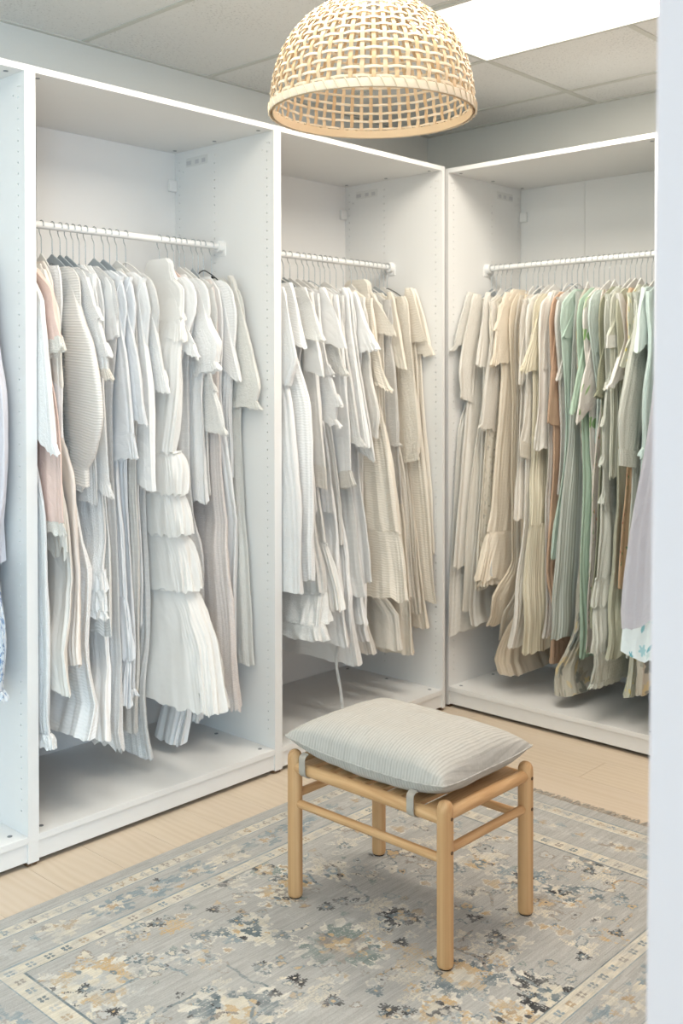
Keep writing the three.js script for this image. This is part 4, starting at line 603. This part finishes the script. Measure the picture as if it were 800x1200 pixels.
  for (let k = 0; k < 190; k++) { const x = mix(fx0, fx1, rs()), z = mix(fz0, fz1, rs()); if (!F(x, z)) continue; const q = rs(); if (q < 0.3) flower(x, z, 0.008 + 0.008 * rs(), [C.blue, C.cream, C.gold, C.slate][Math.floor(rs() * 4)], C.pale, C.taupe, 5, rs() * 9); else patch(x, z, 0.005 + 0.011 * rs(), 0.004 + 0.007 * rs(), [rs() < 0.5 ? C.char : C.taupe, C.slate, C.pale, C.gold, C.cream, C.taupe, C.sage, C.cream][Math.floor(rs() * 8)], { amp: 0.5, rot: rs() * 3, hole: rs() < 0.35 ? 0.5 : 0, sd: rs() * 9 }); }
  // borders
  const frame = (d0, d1, col) => { for (let j = 0; j < NZ; j++) for (let i = 0; i < NX; i++) { const x = RX0 + i * K, z = RZ0 + j * K, d = Math.min(x - RX0, RX1 - x, (z - RZ0) * 0.82, (RZ1 - z) * 0.82); if (d >= d0 && d < d1) set(i, j, col); } };
  frame(0, 0.05, C.grey); frame(0.046, 0.05, C.blue); frame(0.05, 0.088, C.cream); frame(0.088, 0.092, C.ivory); frame(0.092, 0.096, C.blue); frame(0.096, 0.224, C.grey); frame(0.224, 0.228, C.blue); frame(0.228, 0.27, C.cream); frame(0.27, 0.275, C.slate);
  const along = (d, step, fn) => { const dz = d / 0.82; for (let z = RZ0 + dz; z < RZ1 - dz; z += step) { fn(RX0 + d, z, 0); fn(RX1 - d, z, 0); } for (let x = RX0 + d; x < RX1 - d; x += step) { fn(x, RZ0 + dz, 1); fn(x, RZ1 - dz, 1); } };
  along(0.249, 0.05, (x, z) => { const c = [C.taupe, C.pale, C.blue, C.slate, C.tan][Math.floor(rs() * 5)]; for (const [a, b] of [[-1, -1], [1, -1], [-1, 1], [1, 1]]) patch(x + a * 0.006, z + b * 0.006, 0.005, 0.005, c, { amp: 0.1 }); });
  along(0.069, 0.04, (x, z) => { patch(x, z, 0.013, 0.009, [C.tan, C.taupe, C.blue, C.grey][Math.floor(rs() * 4)], { amp: 0.5, sd: rs() * 9, hole: 0.4 }); });
  along(0.16, 0.14, (x, z, h) => { const q = rs(), rx = h ? 0.062 : 0.036, rz = h ? 0.034 : 0.062; patch(x, z, rx, rz, [C.blue, C.pale, C.cream, C.blue][Math.floor(rs() * 4)], { teeth: 12, amp: 0.5, sd: q * 9, hole: 0.55 }); patch(x, z, rx * 0.6, rz * 0.6, q < 0.5 ? C.cream : C.pale, { teeth: 9, amp: 0.5, sd: q * 7, fill: 0.85 }); patch(x, z, 0.014, 0.014, C.tan, { amp: 0.5 }); });
  along(0.16, 0.026, (x, z) => { const a = (rs() - 0.5) * 0.1, b = (rs() - 0.5) * 0.05; if (rs() < 0.75) patch(x + a * 0.9, z + b, 0.006 + 0.01 * rs(), 0.005 + 0.008 * rs(), [C.cream, C.blue, C.slate, C.tan, C.taupe, C.cream, C.pale, rs() < 0.4 ? C.char : C.blue][Math.floor(rs() * 8)], { amp: 0.5, sd: rs() * 9 }); });
  // faded wear and weft streaks belong to the wool; a finer grid carries the yarn grain
  const S = 2, W = NX * S, H = NZ * S;
  const map = tex(W, H, (u, v, x, y) => {
    const i = Math.min(NX - 1, Math.floor(x / S)), j = Math.min(NZ - 1, Math.floor(y / S)), k = (j * NX + i) * 3;
    const worn = clamp(0.36 + 0.45 * noise(i * 0.02, j * 0.02, 3) + 0.5 * noise(i * 0.09, j * 0.09, 8) + 0.35 * (hash(x >> 1, (y >> 4) + 77) - 0.5), 0, 0.75);
    const st = 13 * (hash(x, y >> 5) - 0.5) + 12 * (hash(x >> 1, (y >> 6) + 500) - 0.5) + 12 * (hash(x, y) - 0.5) + 9 * noise(i * 0.3, j * 0.04, 11);
    return [0, 1, 2].map(c => mix(px[k + c], C.grey[c] + 4, worn) + st);
  }, true);
  map.wrapS = map.wrapT = THREE.ClampToEdgeWrapping;
  const pile = tex(512, 512, (u, v, x, y) => 0.5 + 0.5 * (hash(x, y >> 2) - 0.5) + 0.4 * (hash(x >> 1, y >> 5) - 0.5), false);
  pile.repeat.set(4, 5);
  const rug = thing('area_rug', 'faded grey and cream oriental rug with blue floral motifs under the stool', 'rug', [0, 0, 0]);
  const g = rbox(RX0, RX1, 0.0005, 0.0095, RZ0, RZ1, 0.004, 2); const p = g.attributes.position, uv = g.attributes.uv;
  for (let q = 0; q < p.count; q++) uv.setXY(q, (p.getX(q) - RX0) / (RX1 - RX0), (p.getZ(q) - RZ0) / (RZ1 - RZ0));
  addMesh('pile', g, std({ map, roughness: 1, bumpMap: pile, bumpScale: 0.0025 }), rug);
  const fr = []; for (const [z, s] of [[RZ0, -1], [RZ1, 1]]) for (let x = RX0 + 0.004; x < RX1; x += 0.0046) { const L = 0.03 + 0.018 * rs(), dx = (rs() - 0.5) * 0.02, y = 0.003 + 0.003 * rs(); fr.push(tube([[x, 0.005, z - s * 0.004], [x + dx * 0.4, y + 0.001, z + s * L * 0.5], [x + dx, 0.0028, z + s * L]], 0.0013, 4, 4)); }
  const fm = addMesh('fringe', mergeGeometries(fr), std({ color: 0xb4afa6, roughness: 1 }), rug); fm.userData.kind = 'stuff';
}
// ------------------------------------------------------------------ stool
{
  const grain = (k) => tex(128, 512, (u, v) => { const r = noise(u * 9 + 2 * noise(v * 2, k, 4), v * 2.2, k), f = noise(u * 60, v * 6, k + 5), t = clamp(0.5 + 0.7 * r + 0.35 * f, 0, 1); return [mix(198, 222, t), mix(152, 182, t), mix(103, 134, t)]; }, true);
  const woods = [1, 2, 3].map(k => std({ map: grain(k * 7), roughness: 0.5 }));
  const X0 = 0.71, X1 = 1.228, Z0 = 1.262, Z1 = 1.615, R = 0.0205;
  const st = thing('wooden_stool', 'beech dowel stool with four round legs standing on the rug', 'stool', [0.969, 0.0095, 1.4385]);
  const P = ([x, y, z]) => [x - 0.969, y - 0.0095, z - 1.4385];
  const legG = new THREE.LatheGeometry([[0, 0.003], [R - 0.003, 0.003], [R - 0.001, 0.006], [R, 0.012], [R, 0.38], [R - 0.001, 0.393], [R - 0.005, 0.402], [R - 0.011, 0.4065], [0, 0.409]].map(a => new THREE.Vector2(...a)), 28);
  const dowel = (name, a, b, r, k) => addMesh(name, rod(P(a), P(b), r, 22), woods[k % 3], st);
  let k = 0;
  for (const [x, z] of [[X0, Z1], [X1, Z1], [X0, Z0], [X1, Z0]]) {
    const l = addMesh('leg', legG, woods[k++ % 3], st); l.position.set(x - 0.969, 0, z - 1.4385);
    const pad = new THREE.CylinderGeometry(R - 0.004, R - 0.004, 0.004, 20); pad.translate(0, 0.002, 0); addMesh('glide', pad, M.black, l);
    for (const y of [0.367, 0.285]) { const s = x > 1 ? 1 : -1, c = new THREE.CylinderGeometry(0.0045, 0.0045, 0.002, 12); c.rotateZ(Math.PI / 2); c.translate(s * R, y, 0); addMesh('screw_hole', c, M.foot, l); }
  }
  for (const z of [Z0, Z1]) { dowel('seat_rail', [X0 + 0.012, 0.372, z], [X1 - 0.012, 0.372, z], 0.0165, k++); dowel('stretcher', [X0 + 0.012, 0.272, z], [X1 - 0.012, 0.272, z], 0.0115, k++); }
  for (const x of [X0, X1]) { dowel('seat_rail', [x, 0.382, Z0 + 0.012], [x, 0.382, Z1 - 0.012], 0.0165, k++); dowel('stretcher', [x, 0.294, Z0 + 0.012], [x, 0.294, Z1 - 0.012], 0.0115, k++); }
  for (let q = 0; q < 8; q++) { const x = X0 + 0.045 + q * (X1 - X0 - 0.09) / 7; addMesh('slat', rbox(...[x - 0.022, x + 0.022].map(v => v - 0.969), 0.366, 0.378, Z0 - 1.4385 + 0.004, Z1 - 1.4385 - 0.004, 0.003, 2), woods[q % 3], st); }
  // cushion: a stuffed pillow with a seam all round
  const cu = thing('seat_cushion', 'striped grey beige linen cushion strapped onto the wooden stool', 'cushion', [0.965, 0.3905, 1.44]);
  const ticking = tex(512, 256, (u, v, x, y) => { const s = 0.5 + 0.5 * Math.sin(u * T2 * 58), f = hash(x >> 1, y >> 5), c = 192 - 13 * (s > 0.62 ? 1 : 0) * (0.5 + f) + 9 * (hash(x, y >> 3) - 0.5) + 5 * (hash(x >> 3, y) - 0.5); return [c + 1, c - 2, c - 9]; }, true);
  const tickBump = tex(512, 256, (u, v, x, y) => 0.5 + 0.3 * Math.sin(u * T2 * 58) + 0.25 * (hash(x, y >> 3) - 0.5), false);
  const cm = std({ map: ticking, bumpMap: tickBump, bumpScale: 0.0007, roughness: 0.95 });
  const HX = 0.272, HZ = 0.196, n = 60, m = 44;
  const side = s => { const pos = [], uv = [], idx = []; for (let j = 0; j <= m; j++) for (let i = 0; i <= n; i++) {
    const a = i / n * 2 - 1, b = j / m * 2 - 1, pin = 1 - 0.055 * (1 - Math.abs(a) ** 1.5) * Math.abs(b) ** 3, pin2 = 1 - 0.05 * (1 - Math.abs(b) ** 1.5) * Math.abs(a) ** 3;
    const x = HX * a * pin2, z = HZ * b * pin, f = Math.pow(Math.max(0, 1 - Math.abs(a) ** 3.4), 0.46) * Math.pow(Math.max(0, 1 - Math.abs(b) ** 3.2), 0.46);
    const edge = 0.056 - 0.014 * (1 - Math.abs(a) ** 2) * (1 - 0.2) - 0.004 * (1 - b * b) + 0.012 * (Math.abs(a * b)) ** 3;
    const wr = 0.0025 * noise(x * 14, z * 20, s + 3) * f + 0.0018 * noise(x * 40, z * 16, s) * f + 0.004 * noise(a * 3, b * 3, 9) * f;
    pos.push(x, s > 0 ? edge + 0.088 * f + wr : Math.max(0.0005, edge - 0.052 * f + wr), z); uv.push((x + HX) / (2 * HX), (z + HZ) / (2 * HX)); if (i < n && j < m) { const p = j * (n + 1) + i, q = p + n + 1; s > 0 ? idx.push(p, q, p + 1, p + 1, q, q + 1) : idx.push(p, p + 1, q, p + 1, q + 1, q); } }
    const g = new THREE.BufferGeometry(); g.setAttribute('position', new THREE.Float32BufferAttribute(pos, 3)); g.setAttribute('uv', new THREE.Float32BufferAttribute(uv, 2)); g.setIndex(idx); g.computeVertexNormals(); return g; };
  const top = side(1), bot = side(-1);
  addMesh('cover', mergeGeometries([top, bot]), cm, cu);
  const pts = []; const pick = (i, j) => { const q = j * (n + 1) + i; return [top.attributes.position.getX(q), top.attributes.position.getY(q), top.attributes.position.getZ(q)]; };
  for (let i = 0; i < n; i += 4) pts.push(pick(i, 0)); for (let j = 0; j < m; j += 4) pts.push(pick(n, j)); for (let i = n; i > 0; i -= 4) pts.push(pick(i, m)); for (let j = m; j > 0; j -= 4) pts.push(pick(0, j));
  addMesh('seam', tube(pts, 0.0022, 220, 6, true), cm, cu);
  for (const sx of [-0.205, 0.172]) {   // fabric strap looped under the front rail
    const w = 0.011, path = [[0.03, 0.182], [0.022, 0.196], [-0.002, 0.1975], [-0.024, 0.196], [-0.034, 0.186], [-0.0365, 0.175], [-0.033, 0.162], [-0.026, 0.15]];
    const c = new THREE.CatmullRomCurve3(path.map(([y, z]) => new THREE.Vector3(sx, y, z))), N = 26, pos = [], idx = [];
    for (let q = 0; q <= N; q++) { const p = c.getPoint(q / N), tg = c.getTangent(q / N), no = new THREE.Vector3(0, -tg.z, tg.y).normalize(); for (const [dx, dn] of [[-w, -0.0011], [w, -0.0011], [w, 0.0011], [-w, 0.0011]]) pos.push(p.x + dx, p.y + no.y * dn, p.z + no.z * dn); if (q < N) for (let e = 0; e < 4; e++) { const a = q * 4 + e, b = q * 4 + (e + 1) % 4; idx.push(a, b, a + 4, b, b + 4, a + 4); } }
    const g = new THREE.BufferGeometry(); g.setAttribute('position', new THREE.Float32BufferAttribute(pos, 3)); g.setAttribute('uv', new THREE.Float32BufferAttribute(new Float32Array(pos.length / 3 * 2).map((_, q) => q * 0.013 % 1), 2)); g.setIndex(idx); const gg = g.toNonIndexed(); gg.computeVertexNormals();
    addMesh('strap', gg, std({ color: 0xb6aea2, roughness: 0.95, bumpMap: BUMP.linen, bumpScale: 0.0006, side: THREE.DoubleSide }), cu);
  }
}
// ------------------------------------------------------------------ woven pendant
{
  const z = 2.78, dir = FW.clone().addScaledVector(R2, (436.5 - 400) / CAM.f), LX = CAM.pos.x + dir.x * z, LZ = CAM.pos.z + dir.z * z, LY = rowHeight(134, LX, LZ);
  const lamp = thing('pendant_lamp', 'woven natural bamboo dome pendant lamp hanging above the stool', 'pendant lamp', [LX, LY, LZ]);
  const prof = [[0.268, 0.0], [0.2695, 0.02], [0.268, 0.05], [0.262, 0.09], [0.251, 0.13], [0.235, 0.165], [0.213, 0.2], [0.185, 0.232], [0.152, 0.258], [0.118, 0.279], [0.098, 0.292], [0.088, 0.31], [0.086, 0.34]];
  const curve = new THREE.CatmullRomCurve3(prof.map(([r, y]) => new THREE.Vector3(r, y, 0)));
  const bam = [0xecd9bc, 0xe2c7a2, 0xefdfc6, 0xdab98e].map(c => std({ color: c, roughness: 0.55, bumpMap: grainBump, bumpScale: 0.0003, side: THREE.DoubleSide }));
  const NR = 60, NRING = 17, H = 40;
  const L = curve.getLength();
  // flat strip swept along points with an across direction and an outward normal
  const strip = (P, half, nrm, thick, closed) => { const pos = [], idx = [], N = P.length; for (let q = 0; q < N; q++) { const a = P[q], b = P[(q + 1) % N], c = P[(q - 1 + N) % N], tg = (!closed && q === N - 1) ? a.clone().sub(c) : (!closed && q === 0) ? b.clone().sub(a) : b.clone().sub(c); tg.normalize(); const no = nrm(q), ac = new THREE.Vector3().crossVectors(tg, no).normalize(); const h = typeof half === 'function' ? half(q / N) : half; for (const [s, d] of [[-1, -1], [1, -1], [1, 1], [-1, 1]]) { pos.push(a.x + ac.x * h * s + no.x * thick * d, a.y + ac.y * h * s + no.y * thick * d, a.z + ac.z * h * s + no.z * thick * d); } const last = q === N - 1; if (!last || closed) for (let e = 0; e < 4; e++) { const i0 = q * 4 + e, i1 = q * 4 + (e + 1) % 4, n0 = ((q + 1) % N) * 4 + e, n1 = ((q + 1) % N) * 4 + (e + 1) % 4; idx.push(i0, i1, n0, i1, n1, n0); } } const g = new THREE.BufferGeometry(); g.setAttribute('position', new THREE.Float32BufferAttribute(pos, 3)); g.setIndex(idx); g.computeVertexNormals(); return uvXZ(g); };
  const at = t => { const p = curve.getPointAt(t), g = curve.getTangentAt(t); return { r: p.x, y: p.y, nx: g.y, ny: -g.x }; };
  for (let k = 0; k < NR; k++) {
    const a = k / NR * T2, P = [], Nn = [];
    for (let q = 0; q <= H; q++) { const t = q / H * 0.999, c = at(t), w = 0.0022 * Math.cos(Math.PI * (t * (NRING + 1)) ) * (k % 2 ? 1 : -1), r = c.r + c.nx * w, y = c.y + c.ny * w, da = 0.004 * noise(k, t * 5, 1); P.push(new THREE.Vector3(r * Math.cos(a + da), y, r * Math.sin(a + da))); Nn.push(new THREE.Vector3(c.nx * Math.cos(a), c.ny, c.nx * Math.sin(a))); }
    addMesh('rib', strip(P, t => mix(0.005, 0.003, Math.max(0, t * 1.6 - 0.6)), q => Nn[q], 0.0007, false), bam[k % 2 ? 1 : 3], lamp);
  }
  for (let q = 1; q <= NRING; q++) {
    const t = q / (NRING + 1), c = at(t), P = [], Nn = [], S = NR * 3;
    for (let s = 0; s < S; s++) { const a = s / S * T2, w = 0.0024 * Math.cos(a * NR / 2 * 1) * 0 + 0.0024 * Math.cos(Math.PI * (s / 3)) * (q % 2 ? 1 : -1) * -1, wob = 0.0028 * noise(Math.cos(a) * 2.5, Math.sin(a) * 2.5, q * 3), r = c.r + c.nx * w, y = c.y + c.ny * w + wob; P.push(new THREE.Vector3(r * Math.cos(a), y, r * Math.sin(a))); Nn.push(new THREE.Vector3(c.nx * Math.cos(a), c.ny, c.nx * Math.sin(a))); }
    addMesh('weave_ring', strip(P, 0.0034, k => Nn[k], 0.0007, true), bam[q % 2 ? 0 : 2], lamp);
  }
  const hoop = (r, y0, y1, th) => new THREE.LatheGeometry([[r - th, y0], [r + th, y0], [r + th, y1], [r - th, y1], [r - th, y0]].map(v => new THREE.Vector2(...v)), 96);
  addMesh('rim_hoop', uvXZ(hoop(0.2725, -0.004, 0.017, 0.0014)), bam[2], lamp); addMesh('rim_hoop', uvXZ(hoop(0.264, -0.004, 0.017, 0.0014)), bam[1], lamp);
  const lash = []; for (let q = 0; q < 60; q++) { const a = q / 60 * T2, P = []; for (const [d, r, y] of [[0, 0.2745, -0.005], [0.02, 0.275, 0.006], [0.045, 0.2745, 0.0185], [0.05, 0.268, 0.02], [0.052, 0.262, 0.018]]) P.push([r * Math.cos(a + d), y, r * Math.sin(a + d)]); lash.push(tube(P, 0.0016, 8, 5)); }
  const lm = addMesh('rim_lashing', mergeGeometries(lash), bam[0], lamp); lm.userData.kind = 'stuff';
  addMesh('top_ring', hoop(0.087, 0.334, 0.35, 0.004), bam[1], lamp);
  addMesh('spider', mergeGeometries([0, 1, 2].map(q => rod([0, 0.338, 0], [0.086 * Math.cos(q * T2 / 3), 0.338, 0.086 * Math.sin(q * T2 / 3)], 0.002, 8))), M.plasticWhite, lamp);
  addMesh('socket', new THREE.LatheGeometry([[0, 0.28], [0.019, 0.28], [0.021, 0.3], [0.021, 0.335], [0.012, 0.352], [0.004, 0.36], [0, 0.36]].map(v => new THREE.Vector2(...v)), 20), M.plasticWhite, lamp);
  addMesh('cord', rod([0, 0.355, 0], [0, CEIL - LY - 0.02, 0], 0.003, 8), M.plasticWhite, lamp);
  addMesh('ceiling_rose', new THREE.LatheGeometry([[0, 0], [0.045, 0], [0.05, -0.006], [0.045, -0.02], [0.01, -0.028], [0, -0.028]].map(([r, y]) => new THREE.Vector2(r, y + CEIL - LY)), 24), M.plasticWhite, lamp);
}

renderer.render(scene, camera);
